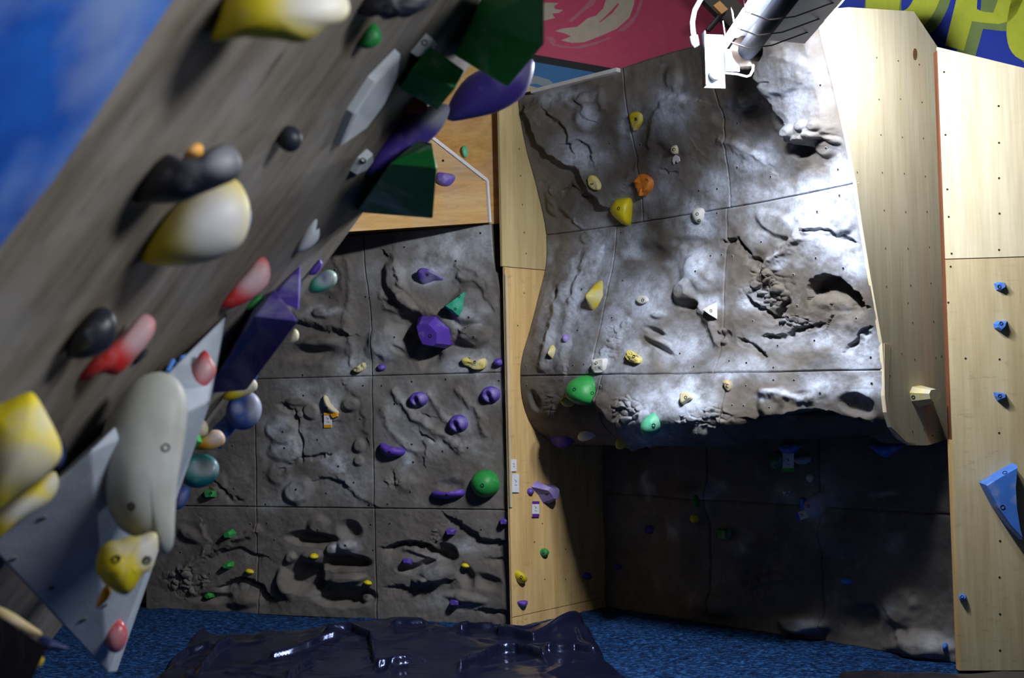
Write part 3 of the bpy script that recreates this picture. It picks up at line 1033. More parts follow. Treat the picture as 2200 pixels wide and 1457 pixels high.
# top cap of the bulge back to the wall
tu = np.linspace(0, 1, 24)
t0_, t1_ = cr_open(Lb3, [0.0])[0], cr_open(Rb3, [0.0])[0]
tp_ = t0_[None] * (1 - tu[:, None]) + t1_[None] * tu[:, None] + b_extra(tu[None, :], np.zeros((1, 1)))[0] - Z * 0.012 - n_out * 0.012
tb_ = tp_ - n_out * 0.75
obj('top_cap', np.vstack([tp_, tb_]), [[k, k + 1, k + 25, k + 24] for k in range(23)], ROCK, wall_bulge)
# plywood cheek
chk = [(1757, 22), (1822, 16), (1962, 25), (2012, 100), (2035, 944), (1992, 957), (1956, 957), (1930, 942), (1912, 918), (1902, 886), (1898, 850), (1897, 795), (1894, 738), (1884, 680),
       (1868, 590), (1850, 480), (1838, 393), (1820, 300), (1797, 195), (1772, 95)]
V, F = prism([P_CHK.hit(x, y) + P_CHK.n * 0.004 for x, y in chk], -P_CHK.n * 0.018)
cheek = obj('cheek_panel', V, F, PLY_NEW, wall_bulge)
# pale cut edge strip on the lower front of the cheek
st = [(1897, 738), (1911, 742), (1908, 800), (1906, 860), (1917, 905), (1946, 944), (1966, 954), (1944, 950), (1912, 918), (1902, 886), (1898, 850), (1897, 795)]
V, F = prism([P_CHK.hit(x, y) + P_CHK.n * 0.008 for x, y in st], -P_CHK.n * 0.003)
obj('cheek_edge', V, F, PLY_EDGE_PALE, wall_bulge)
# dark knot in the ply
kn = [(1964 + 4.5 * math.cos(a) , 117 + 13 * math.sin(a)) for a in np.linspace(0, 2 * math.pi, 14)[:-1]]
V, F = prism([P_CHK.hit(x, y) + P_CHK.n * 0.0055 for x, y in kn], -P_CHK.n * 0.002)
obj('wood_knot', V, F, mat_plain('knot_brown', lin(116, 88, 56), 0.7), wall_bulge)
# narrow white-edged board lying along the top
e0, e1 = S_BULGE.hit(1150, 208), S_BULGE.hit(1334, 162)
e0, e1 = e0 + Z * 0.03 + n_out * 0.03, e1 + Z * 0.03 + n_out * 0.03
d = (e1 - e0) / np.linalg.norm(e1 - e0)
o_ = obj('edge_board', *boxv((e0 + e1) / 2 - n_out * 0.05, (e1 - e0) / 2, n_out * 0.06, Z * 0.012), mat_plain('chalky_board_edge', lin(214, 210, 208), 0.7), wall_bulge)

# ------------------------------------------------------------------ back wall: painted mural, beam and banner
YB = 10.2
P_MUR = Plane((0, YB, 0), (0.10, -1, 0))


def flat(name, pts, plane, lift, mat, parent, th=0.002, smooth_n=0):
    if smooth_n:
        pts = cr_closed(pts, smooth_n)
    P = [plane.hit(x, y) + plane.n * lift for x, y in pts]
    V, F = prism(P, -plane.n * th)
    return obj(name, V, F, mat, parent)


MUR_PINK = mat_plain('mural_crimson', lin(214, 78, 112), 0.6)
MUR_BLUE = mat_plain('mural_blue', lin(52, 118, 176), 0.6)
MUR_BLACK = mat_plain('mural_black', lin(22, 20, 26), 0.6)
MUR_CREAM = mat_plain('mural_cream', lin(206, 190, 170), 0.7)
MUR_ROSE = mat_plain('mural_rose', lin(206, 120, 140), 0.7)
a, b = np.array([-6, YB - 0.6, 0]), np.array([7, YB + 0.7, 0])
V, F = prism([a, b, b + Z * 6, a + Z * 6], np.array([0, 0.05, 0]))
wall_back = obj('wall_back', V, F, MUR_BLACK)
tag(wall_back, 'far wall painted with a crimson and blue mural', 'wall', kind='structure')
flat('crimson_field', [(1000, 95), (1145, 117), (1345, 152), (1500, 175), (1760, 215), (1760, -260), (1000, -260)], P_MUR, 0.004, MUR_PINK, wall_back)
flat('blue_field', [(1000, 115), (1146, 133), (1300, 160), (1420, 185), (1420, 330), (1000, 330)], P_MUR, 0.004, MUR_BLUE, wall_back)
flat('cream_arc', [(1100, 168), (1150, 163), (1180, 172), (1196, 186), (1180, 190), (1150, 180), (1100, 186)], P_MUR, 0.006, mat_plain('mural_grey', lin(150, 160, 168), 0.7), wall_back)
flat('cream_brushstroke', [(1310, -30), (1365, -30), (1362, 10), (1352, 38), (1325, 62), (1290, 78), (1255, 91), (1230, 93), (1205, 87), (1224, 80), (1226, 78), (1212, 72), (1193, 67), (1206, 62),
                          (1240, 58), (1262, 40), (1280, 34), (1296, 18)], P_MUR, 0.006, MUR_CREAM, wall_back)
flat('crimson_slit', [(1326, 8), (1330, 9), (1316, 28), (1290, 48), (1284, 51), (1300, 36), (1316, 20)], P_MUR, 0.008, MUR_PINK, wall_back)
flat('cream_splash', [(1140, 8), (1178, 6), (1200, 7), (1190, 14), (1193, 20), (1210, 22), (1200, 28), (1186, 30), (1192, 39), (1172, 44), (1140, 48)], P_MUR, 0.006, MUR_CREAM, wall_back)
flat('rose_streak', [(1172, 78), (1188, 80), (1194, 88), (1190, 95), (1230, 102), (1270, 93), (1310, 80), (1314, 81), (1280, 96), (1245, 105), (1210, 103), (1186, 98)], P_MUR, 0.006, MUR_ROSE, wall_back)
flat('rose_streak', [(1378, -10), (1384, -10), (1376, 20), (1362, 48), (1340, 68), (1324, 68), (1348, 50), (1366, 28)], P_MUR, 0.006, MUR_ROSE, wall_back)
flat('rose_streak', [(1268, 0), (1284, -6), (1276, 10), (1250, 28), (1228, 48), (1220, 46), (1244, 24)], P_MUR, 0.006, MUR_ROSE, wall_back)

# dark roof beam crossing in front of the mural
b0, b1 = at_depth(1470, -70, 9.3), at_depth(1625, 85, 9.0)
dr = (b1 - b0) / 2
sx = np.cross(dr, [0, 1.0, 0])
sx /= np.linalg.norm(sx)
beam = obj('roof_beam', *boxv((b0 + b1) / 2, dr * 1.6, sx * 0.09, np.array([0, 0.05, 0])), mat_plain('dark_timber', lin(44, 38, 34), 0.7), loc=(b0 + b1) / 2)
tag(beam, 'dark timber roof beam crossing the crimson mural above the lamp', 'beam')
bp = at_depth(1545, 22, 9.0)
obj('bracket', *boxv(bp + np.array([0, -0.05, 0]), dr / np.linalg.norm(dr) * 0.05, sx * 0.03, np.array([0, 0.02, 0])), mat_plain('rusty_steel', lin(150, 104, 50), 0.6), beam)
b0, b1 = at_depth(1555, 25, 9.0), at_depth(1520, 66, 9.0)
obj('brace', *tube([b0, b1], 0.02, 8), mat_plain('dark_steel', lin(36, 30, 30), 0.6), beam)

# banner
P_BAN = Plane(at_depth(2050, 60, 7.3), (-0.15, -1, 0))
BAN_BLUE = mat_plain('banner_blue', lin(40, 62, 172), 0.55)
BAN_LIME = mat_plain('banner_lime', lin(196, 206, 64), 0.55)
BAN_OLIVE = mat_plain('banner_olive', lin(126, 146, 84), 0.55)
V, F = prism([P_BAN.hit(x, y) for x, y in [(1775, 70), (2330, 240), (2400, -330), (1840, -420)]], -P_BAN.n * 0.006)
banner = obj('banner', V, F, BAN_BLUE, loc=P_BAN.hit(2050, 150))
tag(banner, 'blue cloth banner with slanted lime letters above the right plywood wall', 'banner')


def shear(pts, cx, cy, s=-0.22):
    return [(x + (y - cy) * s, y) for x, y in pts]


def ring_pts(cx, cy, rx, ry, irx, iry, pw=2.6):
    o, i = [], []
    for k in range(40):
        a = 2 * math.pi * k / 40
        c, s = math.cos(a), math.sin(a)
        f = lambda q, r: r * math.copysign(abs(q) ** (2 / pw), q)
        o.append((cx + f(c, rx), cy + f(s, ry)))
        i.append((cx + f(c, irx), cy + f(s, iry)))
    return o, i


def letter_ring(name, o, i, lift, mat):
    n = len(o)
    P = [P_BAN.hit(*p) + P_BAN.n * lift for p in o] + [P_BAN.hit(*p) + P_BAN.n * lift for p in i]
    F = [[k, (k + 1) % n, n + (k + 1) % n, n + k] for k in range(n)]
    return obj(name, P, F, mat, banner)


def glyph_o(cx, cy, dx, dy, lift, mat, name):
    o, i = ring_pts(cx + dx, cy + dy, 82, 125, 26, 72)
    letter_ring(name, shear(o, cx, cy), shear(i, cx, cy), lift, mat)


def glyph_p(dx, dy, lift, mat, name):
    outer = [(2030, 98), (2054, 0), (2080, -115), (2175, -100), (2205, -80), (2212, -50), (2195, 5), (2184, 30), (2168, 46), (2145, 52), (2118, 50), (2088, 46), (2070, 110)]
    V, F = prism([P_BAN.hit(x + dx, y + dy) + P_BAN.n * lift for x, y in outer], -P_BAN.n * 0.001)
    obj(name, V, F, mat, banner)


for dx, dy, lf, mt, nm in ((22, 14, 0.003, BAN_OLIVE, 'letter_shadow'), (0, 0, 0.006, BAN_LIME, 'letter_o')):
    glyph_o(1950, -48, dx, dy, lf, mt, nm)
    glyph_o(2252, 8, dx, dy, lf, mt, nm)
for dx, dy, lf, mt, nm in ((24, 16, 0.003, BAN_OLIVE, 'letter_shadow'), (0, 0, 0.006, BAN_LIME, 'letter_p')):
    glyph_p(dx, dy, lf, mt, nm)
flat('letter_counter', [(2103, -70), (2128, -66), (2148, -50), (2142, 4), (2133, 28), (2112, 26), (2098, 20)], P_BAN, 0.008, BAN_OLIVE, banner, 0.001)
flat('letter_counter', [(2103, -70), (2112, -68), (2106, 24), (2098, 20)], P_BAN, 0.009, BAN_BLUE, banner, 0.001)
for dx, dy, lf, mt, nm in ((-28, 6, 0.003, BAN_OLIVE, 'letter_shadow'), (0, 0, 0.005, BAN_LIME, 'letter_stroke')):
    flat(nm, [(1884 + dx, 24), (1931 + dx, 24), (1950 + dx, -140), (1903 + dx, -140)], P_BAN, lf, mt, banner, 0.001)

# ------------------------------------------------------------------ leaning foreground wall
oe0, oe1 = at_depth(770, 470, 4.2), at_depth(480, 868, 4.2)
us = (oe0 - oe1) / np.linalg.norm(oe0 - oe1)          # up the slope
gd = np.array([0.0, 1.0, 0.0])                        # along the wall, into the room
on = np.cross(gd, us)
on /= np.linalg.norm(on)
if on @ (CAM - oe0) < 0:
    on = -on
P_OV = Plane(oe0, on)


def ov_strip(parent, name, y0, y1, s0, s1, mat, th=0.06, lift=0.0):
    o = oe0 * np.array([1, 0, 1])
    P = [o + gd * y0 + us * s0, o + gd * y1 + us * s0, o + gd * y1 + us * s1, o + gd * y0 + us * s1]
    V, F = prism([p + on * lift for p in P], -on * th)
    return obj(name, V, F, mat, parent)


zf = (0.0 - oe0[2]) / us[2]
# blue-painted panel boundary: traced on the plane, the plywood sheet continues behind it
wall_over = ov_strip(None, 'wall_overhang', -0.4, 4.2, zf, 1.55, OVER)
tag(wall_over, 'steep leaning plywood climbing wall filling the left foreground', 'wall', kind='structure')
bb = [(372, 0), (330, 62), (262, 165), (190, 275), (110, 395), (40, 480), (0, 532), (-120, 690), (-400, 1000), (-700, 700), (-700, -300), (100, -420), (560, -330), (430, -95)]


def mat_blue():
    t = NT('blue_painted_board')
    v = t.coords()
    n1 = t.noise(v, 5.0, 5, 0.55)
    base = t.ramp(n1, [(0.35, lin(4, 62, 148)), (0.7, lin(14, 92, 184))])
    k = t.math('MULTIPLY', t.ramp(t.noise(v, 3.3, 4, 0.5), [(0.44, K4), (0.68, W4)]), 0.6)
    t.col(t.mix(k, base, lin(136, 156, 190)))
    t.rough(0.5, 0.4)
    return t.m


BLUEP = mat_blue()
V, F = prism([P_OV.hit(x, y, 0.012) for x, y in bb], -on * 0.011)
obj('painted_panel', V, F, BLUEP, wall_over)

# ------------------------------------------------------------------ builders for climbing holds
def bolt(parent, p, n, r=0.0075, mat=None):
    """socket of the fixing bolt: a dark sunken cap with a thin rim"""
    n = n / np.linalg.norm(n)
    a = np.cross(n, [0.3, 0.2, 1.0])
    a /= np.linalg.norm(a)
    b = np.cross(n, a)
    V, F = [], []
    k = 10
    for rad, h in ((r * 1.25, -0.004), (r * 1.25, 0.0022), (r * 0.9, 0.0022), (r * 0.8, -0.001)):
        for i in range(k):
            t = 2 * math.pi * i / k
            V.append(p + n * h + (a * math.cos(t) + b * math.sin(t)) * rad)
    for q in range(3):
        for i in range(k):
            F.append([q * k + i, q * k + (i + 1) % k, (q + 1) * k + (i + 1) % k, (q + 1) * k + i])
    F.append([3 * k + i for i in range(k)])
    return obj('bolt', V, F, mat or DARK, parent)


def round_in(base, c, axis):
    """offsets of an ellipse like the outline, so bodies lose the outline's corners towards their crown"""
    off = base - c
    a = np.cross(axis, [0.21, 0.1, 0.97])
    a /= np.linalg.norm(a)
    b = np.cross(axis, a)
    x, y = off @ a, off @ b
    C = np.cov(np.stack([x, y])) * 2.0
    w, E = np.linalg.eigh(C)
    th = np.stack([x, y]) / (np.hypot(x, y) + 1e-9)
    q = E.T @ th
    R_ = 1.0 / np.sqrt((q[0] ** 2) / max(w[0], 1e-6) + (q[1] ** 2) / max(w[1], 1e-6))
    return (th[0] * R_)[:, None] * a + (th[1] * R_)[:, None] * b


def paint_chalk(o, V, spots):
    """hand-worn chalk on part of a hold, stored per vertex"""
    if not spots:
        return
    x, y = project(V)
    k = np.zeros(len(V))
    for (cx, cy, rx, ry, s) in spots:
        k = np.maximum(k, s * np.exp(-(((x - cx) / rx) ** 2 + ((y - cy) / ry) ** 2) ** 2))
    a = o.data.attributes.new('chalk', 'FLOAT', 'POINT')
    a.data.foreach_set('value', k.astype(np.float32))


def ell(cx, cy, rx, ry, rot=0, n=14, pw=2.0):
    out = []
    a = math.radians(rot)
    for k in range(n):
        t = 2 * math.pi * k / n
        c, s = math.cos(t), math.sin(t)
        x = rx * math.copysign(abs(c) ** (2 / pw), c)
        y = ry * math.copysign(abs(s) ** (2 / pw), s)
        out.append((cx + x * math.cos(a) - y * math.sin(a), cy + x * math.sin(a) + y * math.cos(a)))
    return out


def surf_hold(label, outline, surf, mat, height, prof='dome', peak=None, bolts=(), group=None, per=3, rings=9, lump=0.0, lumps=30.0,
              dents=(), top=0.55, name='climbing_hold', tilt=None, chalk_at=(), bolt_r=0.0075, cat='climbing hold'):
    """a hold screwed flat on a wall: base follows the wall, body rises along the wall's normal"""
    facet = prof in ('facet', 'slab')
    cxy = np.mean(np.asarray(outline, float), axis=0)
    pts = np.asarray(outline, float) if facet else cr_closed(outline, per)
    c = surf.hit(*cxy)
    N = surf.normal(*cxy)
    tp = Plane(c, N)
    base = np.array([tp.hit(x, y) for x, y in pts])
    if tilt is not None:
        N = N + np.asarray(tilt)
        N /= np.linalg.norm(N)
    # keep the foot ring close to one plane
    dist = (base - c) @ N
    base = base - N[None] * np.clip(dist, -0.5, 0.5)[:, None] * 0.6
    pk = surf.hit(*peak) if peak is not None else base.mean(0)
    pk = pk - N * ((pk - c) @ N) * 0.8
    c0 = base.mean(0)
    RI = round_in(base, c0, N)
    L = [base - N * 0.04]
    if prof == 'dome':
        sch = [(math.cos(t), math.sin(t)) for t in np.linspace(0, math.pi / 2, rings + 1)[:-1]]
    elif prof == 'cone':
        sch = [(1 - t, 1.1 * t if t < .8 else 0.88 + .6 * (t - .8)) for t in np.linspace(0, 1, rings + 1)[:-1]]
    elif prof == 'flat':
        sch = [(1, 0), (1, .5), (.96, .82), (.88, .97), (.6, 1.0), (.3, 1.0)]
    elif prof == 'slab':
        sch = [(1, 0), (.98, .8), (.9, 1.0)]
    else:
        sch = [(1, 0), (top, 1.0)]
    for s, h in sch:
        cc = c0 * (1 - h) + pk * h
        bl = (1 - s) * 0.85 if prof == 'dome' else 0.0
        L.append(cc + ((base - c0) * (1 - bl) + RI * bl) * s + N * h * height)
    n = len(base)
    V = np.vstack(L + ([np.array([pk + N * height])] if not facet else []))
    F = []
    for q in range(len(L) - 1):
        for i in range(n):
            j = (i + 1) % n
            F.append([q * n + i, q * n + j, (q + 1) * n + j, (q + 1) * n + i])
    last = (len(L) - 1) * n
    if facet:
        F.append([last + i for i in range(n)])
    else:
        for i in range(n):
            F.append([last + i, last + (i + 1) % n, len(V) - 1])
    if lump:
        w = np.clip(((V - c0) @ N) / max(height, 1e-4), 0, 1)[:, None]
        q = V * lumps
        d1, d2, idv = cells(q[:, 0] + q[:, 1] * 0.7, q[:, 2])
        V = V + N * (lump * (idv - 0.4 + 0.6 * np.clip(d2 - d1, 0, .5)))[:, None] * np.clip(w * 2, 0, 1)
    for (dx, dy, dr, dd) in dents:
        p = surf.hit(dx, dy)
        t = V - p
        lat = t - (t @ N)[:, None] * N
        r = np.linalg.norm(lat, axis=1)
        V = V - N * (dd * np.exp(-(r / dr) ** 2) * (((V - c0) @ N) > -0.01))[:, None]
    o = obj(name, V, F, mat, loc=c0, smooth=not facet)
    paint_chalk(o, V, chalk_at)
    tag(o, label, cat, group)
    if bolts:
        dg = bpy.context.evaluated_depsgraph_get()
        bv = BVHTree.FromPolygons([tuple(v) for v in V], F)
        for (bx, by) in bolts:
            loc, nr, _, _ = bv.ray_cast(Vector(CAM), Vector(vray(bx, by)))
            if loc is not None:
                nr = np.array(nr)
                if nr @ vray(bx, by) > 0:
                    nr = -nr
                bolt(o, np.array(loc), nr, bolt_r)
    return o


def side_hold(label, outline, mat, thick=0.05, plane=None, depth=None, k=0.25, per=3, flatsh=False, pw=2.0, name='climbing_hold', group=None,
              lump=0.0, bolts=(), cat='climbing hold', dents=(), bolt_r=0.008, parent=None, chalk_at=()):
    """a hold seen in profile: a body of its own depth, thickness and roundness standing out from the leaning wall"""
    pts = np.asarray(outline, float) if flatsh else cr_closed(outline, per)
    if depth is None:
        ds = np.array([(plane or P_OV).hit(x, y)[1] for x, y in outline])
        depth = ds.min() * (1 - k) + ds.mean() * k
    base = np.array([at_depth(x, y, depth) for x, y in pts])
    c = base.mean(0)
    vd = (c - CAM) / np.linalg.norm(c - CAM)
    n = len(base)
    rings = 7 if not flatsh else 3
    RI = round_in(base, c, vd)
    L = []
    for s in np.linspace(-1, 1, 2 * rings + 1):
        a = abs(s)
        if flatsh:
            r = {0: 1.0}.get(a, 1.0 - 0.45 * a)
        else:
            r = math.cos(a * math.pi / 2) ** (2 / pw) if a < 1 else 0.02
            a = math.sin(a * math.pi / 2)
        bl = 0.0 if flatsh else (1 - r) ** 0.6 * 0.92
        L.append(c + ((base - c) * (1 - bl) + RI * bl) * max(r, 0.02) + vd * thick * math.copysign(a, s))
    V = np.vstack(L)
    F = []
    for q in range(len(L) - 1):
        for i in range(n):
            j = (i + 1) % n
            F.append([q * n + i, q * n + j, (q + 1) * n + j, (q + 1) * n + i])
    F.append(list(range(n)))
    F.append([(len(L) - 1) * n + i for i in range(n)])
    if lump:
        q = V * 38.0
        d1, d2, idv = cells(q[:, 0] + q[:, 1] * 0.7, q[:, 2])
        dirs = V - c
        dirs /= np.linalg.norm(dirs, axis=1)[:, None] + 1e-9
        V = V + dirs * (lump * (idv - 0.5))[:, None]
    for (dx, dy, dr, dd) in dents:
        p = at_depth(dx, dy, depth)
        t = V - p
        lat = t - (t @ vd)[:, None] * vd
        r = np.linalg.norm(lat, axis=1)
        V = V + vd * (dd * np.exp(-(r / dr) ** 2) * (((V - c) @ vd) < 0.0))[:, None]
    o = obj(name, V, F, mat, parent, loc=c if parent is None else None, smooth=not flatsh)
    paint_chalk(o, V, chalk_at)
    if parent is None:
        tag(o, label, cat, group)
    if bolts:
        bv = BVHTree.FromPolygons([tuple(v) for v in V], F)
        for (bx, by) in bolts:
            loc, nr, _, _ = bv.ray_cast(Vector(CAM), Vector(vray(bx, by)))
            if loc is not None:
                nr = np.array(nr)
                if nr @ vray(bx, by) > 0:
                    nr = -nr
                bolt(o, np.array(loc), nr, bolt_r)
    return o


def poly_hold(label, verts, faces, mat, plane=P_OV, name='climbing_hold', cat='climbing hold', bev=0.006, group=None, smooth=False, parent=None, part=None):
    """faceted body; each corner is given by its sight line and its height above the wall it is screwed to"""
    V = [plane.hit(x, y, h) for x, y, h in verts]
    c = np.mean(V, axis=0)
    o = obj(part or name, V, faces, mat, parent, loc=c if parent is None else None)
    if bev:
        md = o.modifiers.new('bevel', 'BEVEL')
        md.width = bev
        md.segments = 2
        md.limit_method = 'ANGLE'
    if parent is None:
        tag(o, label, cat, group)
    return o


def route_tag(label, px, py, w, h, surf, ends=('white',), rot=0, lift=0.004, group=None):
    """little paper card with coloured ends taped to the wall"""
    N = surf.normal(px, py)
    a = math.radians(rot)

    def pt(u, v):
        x, y = u * w, v * h
        return surf_p(px + x * math.cos(a) - y * math.sin(a), py + x * math.sin(a) + y * math.cos(a))
    c = surf.hit(px, py)
    pln = Plane(c + N * 0.006, N)

    def surf_p(x, y):
        return pln.hit(x, y)
    P = [pt(-.5, -.5), pt(.5, -.5), pt(.5, .5), pt(-.5, .5)]
    V, F = prism([p + N * lift for p in P], -N * 0.004)
    o = obj('route_tag', V, F, CARD, loc=c)
    tag(o, label, 'route tag', group)
    for e, m in ends:
        v0, v1 = ((.30, .5) if e == 'bottom' else (-.5, -.33))
        if e == 'left':
            P = [pt(-.5, -.5), pt(-.25, -.5), pt(-.25, .5), pt(-.5, .5)]
        else:
            P = [pt(-.5, v0), pt(.5, v0), pt(.5, v1), pt(-.5, v1)]
        V, F = prism([p + N * (lift + 0.0015) for p in P], -N * 0.001)
        obj('colour_strip', V, F, m, o)
    for (u0, v0, u1, v1) in ((-.2, -.18, .1, -.10), (.1, -.12, -.05, .0), (-.15, .10, .2, .12)):
        p0, p1 = pt(u0, v0), pt(u1, v1)
        dd = (p1 - p0) / 2
        sd = np.cross(N, dd)
        sd = sd / np.linalg.norm(sd) * 0.0012
        V, F = boxv((p0 + p1) / 2 + N * (lift + 0.001), dd, sd, N * 0.0006)
        obj('pen_mark', V, F, INK, o)
    return o


# ------------------------------------------------------------------ bolt holes in the walls (one shared mesh per look)
def hole_mesh(name, r, rim):
    V, F, fm = [], [], []
    k = 10
    for rad, h in ((r * 1.5, 0.0005), (r * 1.1, 0.0022), (r * 0.85, 0.0012), (r * 0.8, -0.004)):
        for i in range(k):
            t = 2 * math.pi * i / k
            V.append((math.cos(t) * rad, math.sin(t) * rad, h))
    for q in range(3):
        for i in range(k):
            F.append([q * k + i, q * k + (i + 1) % k, (q + 1) * k + (i + 1) % k, (q + 1) * k + i])
            fm.append(0 if q == 0 else 1)
    F.append([3 * k + i for i in range(k)])
    F[-1] = [2 * k + i for i in range(k)]
    fm.append(1)
    me = bpy.data.meshes.new(name)
    me.from_pydata(V, [], F)
    me.materials.append(rim)
    me.materials.append(DARK)
    me.polygons.foreach_set('material_index', np.array(fm, np.int32))
    return me


HOLE_ROCK = hole_mesh('bolt_hole_rock', 0.0065, RINGM)
HOLE_GREY = hole_mesh('bolt_hole_grey', 0.0065, mat_plain('grey_hole_rim', lin(128, 128, 130), 0.7))
HOLE_WOOD = hole_mesh('bolt_hole_wood', 0.0055, RIM_WOOD)


def holes(parent, surf, mesh, pts, lift=0.001, scale=1.0):
    for (x, y) in pts:
        p = surf.hit(x, y)
        nn = surf.normal(x, y)
        o = bpy.data.objects.new('bolt_hole', mesh)
        COL.objects.link(o)
        q = Vector(nn).to_track_quat('Z', 'Y')
        o.rotation_mode = 'QUATERNION'
        o.rotation_quaternion = q
        o.location = tuple(p + nn * lift - wloc(parent))
        o.scale = (scale,) * 3
        o.parent = parent


P_CHKs = Plane(P_CHK.p + P_CHK.n * 0.004, P_CHK.n)
holes(wall_bulge, S_BULGE, HOLE_ROCK, [(1763, 183), (1685, 268), (1718, 320), (1775, 318), (1801, 364), (1656, 380), (1558, 250), (1804, 420), (1756, 455), (1502, 410), (1541, 406), (1541, 458),
      (1636, 520), (1753, 554), (1812, 576), (1705, 590), (1713, 657), (1840, 684), (1750, 732), (1671, 743), (1574, 551), (1494, 583), (1618, 690), (1871, 768), (1567, 776), (1604, 780), (1662, 790),
      (1461, 760), (1376, 311), (1310, 308), (1250, 305), (1438, 372), (1395, 468), (1335, 500), (1584, 360), (1585, 265), (1338, 603), (1250, 622), (1241, 710), (1315, 683), (1255, 783), (1232, 785), (1130, 787),
      (1132, 828), (1290, 830), (1491, 788), (1603, 829), (1653, 876), (1706, 817), (1762, 845), (1823, 869), (1873, 824), (1598, 872), (1573, 871), (1495, 932), (1551, 548), (1527, 550), (1662, 817), (1380, 775)], scale=0.8)
holes(wall_bulge, P_CHKs, HOLE_WOOD, [(1883, 124), (1929, 131), (1974, 139), (1888, 214), (1934, 213), (1980, 220), (1892, 290), (1938, 295), (1983, 297), (1841, 370), (1895, 371), (1942, 373), (1987, 379),
      (1899, 452), (1945, 455), (1991, 455), (1902, 533), (1950, 534), (1996, 531), (1904, 615), (1956, 613), (1999, 608), (1950, 651), (1960, 693), (2005, 690), (1937, 760), (1965, 772), (2010, 768), (2022, 764),
      (1912, 808), (2015, 846), (1985, 923), (1960, 927), (2018, 928), (2003, 936)], scale=0.62)
holes(wall_right, P_RIGHT, HOLE_WOOD, [(2145, 228), (2146, 307), (2146, 383), (2147, 459), (2146, 537), (2028, 155), (2031, 290), (2035, 407), (2038, 466), (2044, 545), (2042, 573), (2037, 650), (2147, 772),
      (2146, 930), (2148, 1162), (2147, 1240), (2148, 1319), (2148, 1397), (2074, 770)], scale=0.75)
holes(wall_left, S_LEFT, HOLE_GREY, [(1032, 501), (979, 561), (869, 531), (849, 591), (786, 638), (794, 640), (710, 638), (720, 580), (847, 725), (1018, 724), (1007, 682), (651, 806), (780, 829), (820, 829), (652, 850),
      (848, 868), (774, 900), (611, 963), (682, 945), (608, 928), (727, 1002), (888, 993), (951, 970), (1005, 962), (882, 1056), (701, 1060), (760, 1037), (794, 1084), (833, 1083), (636, 1052), (571, 1084), (532, 1088),
      (503, 1050), (538, 1126), (574, 1124), (590, 1160), (683, 1138), (797, 1127), (838, 1125), (742, 1172), (1034, 1138), (802, 1182), (617, 1292), (450, 1233), (388, 1187), (958, 815), (885, 820), (1072, 818), (710, 712),
      (549, 838), (500, 958), (560, 880), (885, 955), (1000, 705)], scale=0.9)
holes(wall_column, P_COL, HOLE_WOOD, [(1115, 320), (1118, 378), (1122, 440), (1126, 500), (1130, 545), (1126, 630), (1112, 700), (1158, 985), (1165, 1125), (1148, 1165), (1215, 1180), (1170, 1245), (1215, 1245), (1245, 1200)], scale=0.7)

# ------------------------------------------------------------------ holds on the bulge
BG = None
P = HC
surf_hold('chalky yellow teardrop hold with scaly tail high on the bulge', [(1357, 255), (1360, 243), (1372, 240), (1382, 247), (1381, 262), (1372, 274), (1366, 281), (1363, 272)], S_BULGE, H('yellow', .25, .6), 0.028, 'flat', lump=0.012, lumps=60, bolts=[(1366, 256)])
surf_hold('small white round hold above a folded white tag on the bulge', [(1443, 322), (1447, 313), (1456, 312), (1458, 322), (1455, 331), (1447, 330)], S_BULGE, H('ivory', .3), 0.03, bolts=[(1448, 321)])
surf_hold('chalk-dusted yellow ribbed hold on the diagonal rock shelf', [(1268, 386), (1275, 377), (1284, 382), (1292, 396), (1291, 407), (1283, 409), (1271, 402)], S_BULGE, H('yellow_pale', .35, .6), 0.028, 'flat', lump=0.014, lumps=70, bolts=[(1272, 394)])
surf_hold('orange craggy hold with chalked top on the bulge', [(1373, 385), (1383, 374), (1394, 377), (1406, 389), (1403, 406), (1394, 416), (1386, 422), (1380, 409), (1375, 400)], S_BULGE, H('orange', .12, .6), 0.05, 'flat', lump=0.022, lumps=45)
surf_hold('smooth bright yellow wedge hold astride the upper bulge seam', [(1313, 455), (1322, 432), (1335, 426), (1357, 426), (1359, 455), (1358, 480), (1350, 487), (1334, 478)], S_BULGE, H('yellow', .1, .4), 0.09, 'dome', peak=(1348, 455), bolts=[(1329, 448)], tilt=(0.1, 0, 0.2), bolt_r=.009)
surf_hold('white shield-shaped hold just below the upper bulge seam', [(1490, 455), (1500, 447), (1513, 449), (1513, 464), (1508, 477), (1499, 479), (1493, 468)], S_BULGE, H('white', .3), 0.04, bolts=[(1498, 460), (1502, 474)])
surf_hold('yellow pointed horn hold with chalked upper side on the left folds', [(1267, 628), (1276, 609), (1292, 602), (1297, 632), (1290, 652), (1277, 667), (1267, 662)], S_BULGE, H('yellow', .45, .5), 0.085, 'cone', peak=(1276, 648), tilt=(0, 0, 0.15))
surf_hold('flat white oval hold in a white chalk patch', ell(1382, 645, 12, 9), S_BULGE, H('white', .4), 0.02, 'flat', bolts=[(1381, 645)])
surf_hold('white triangular hold with dark shadow beside the rock nose', [(1515, 665), (1541, 649), (1541, 686)], S_BULGE, H('white', .2), 0.07, 'facet', top=0.45, bolts=[(1527, 668)], peak=(1534, 670))
surf_hold('cream upright finger hold low on the left bulge edge', [(1177, 752), (1185, 740), (1193, 750), (1190, 765), (1185, 771), (1179, 760)], S_BULGE, H('yellow_pale', .4), 0.05, 'cone', peak=(1187, 762))
surf_hold('tiny purple hold in the left folds of the bulge', ell(1216, 728, 5, 9, 10), S_BULGE, H('lilac', .2), 0.03)
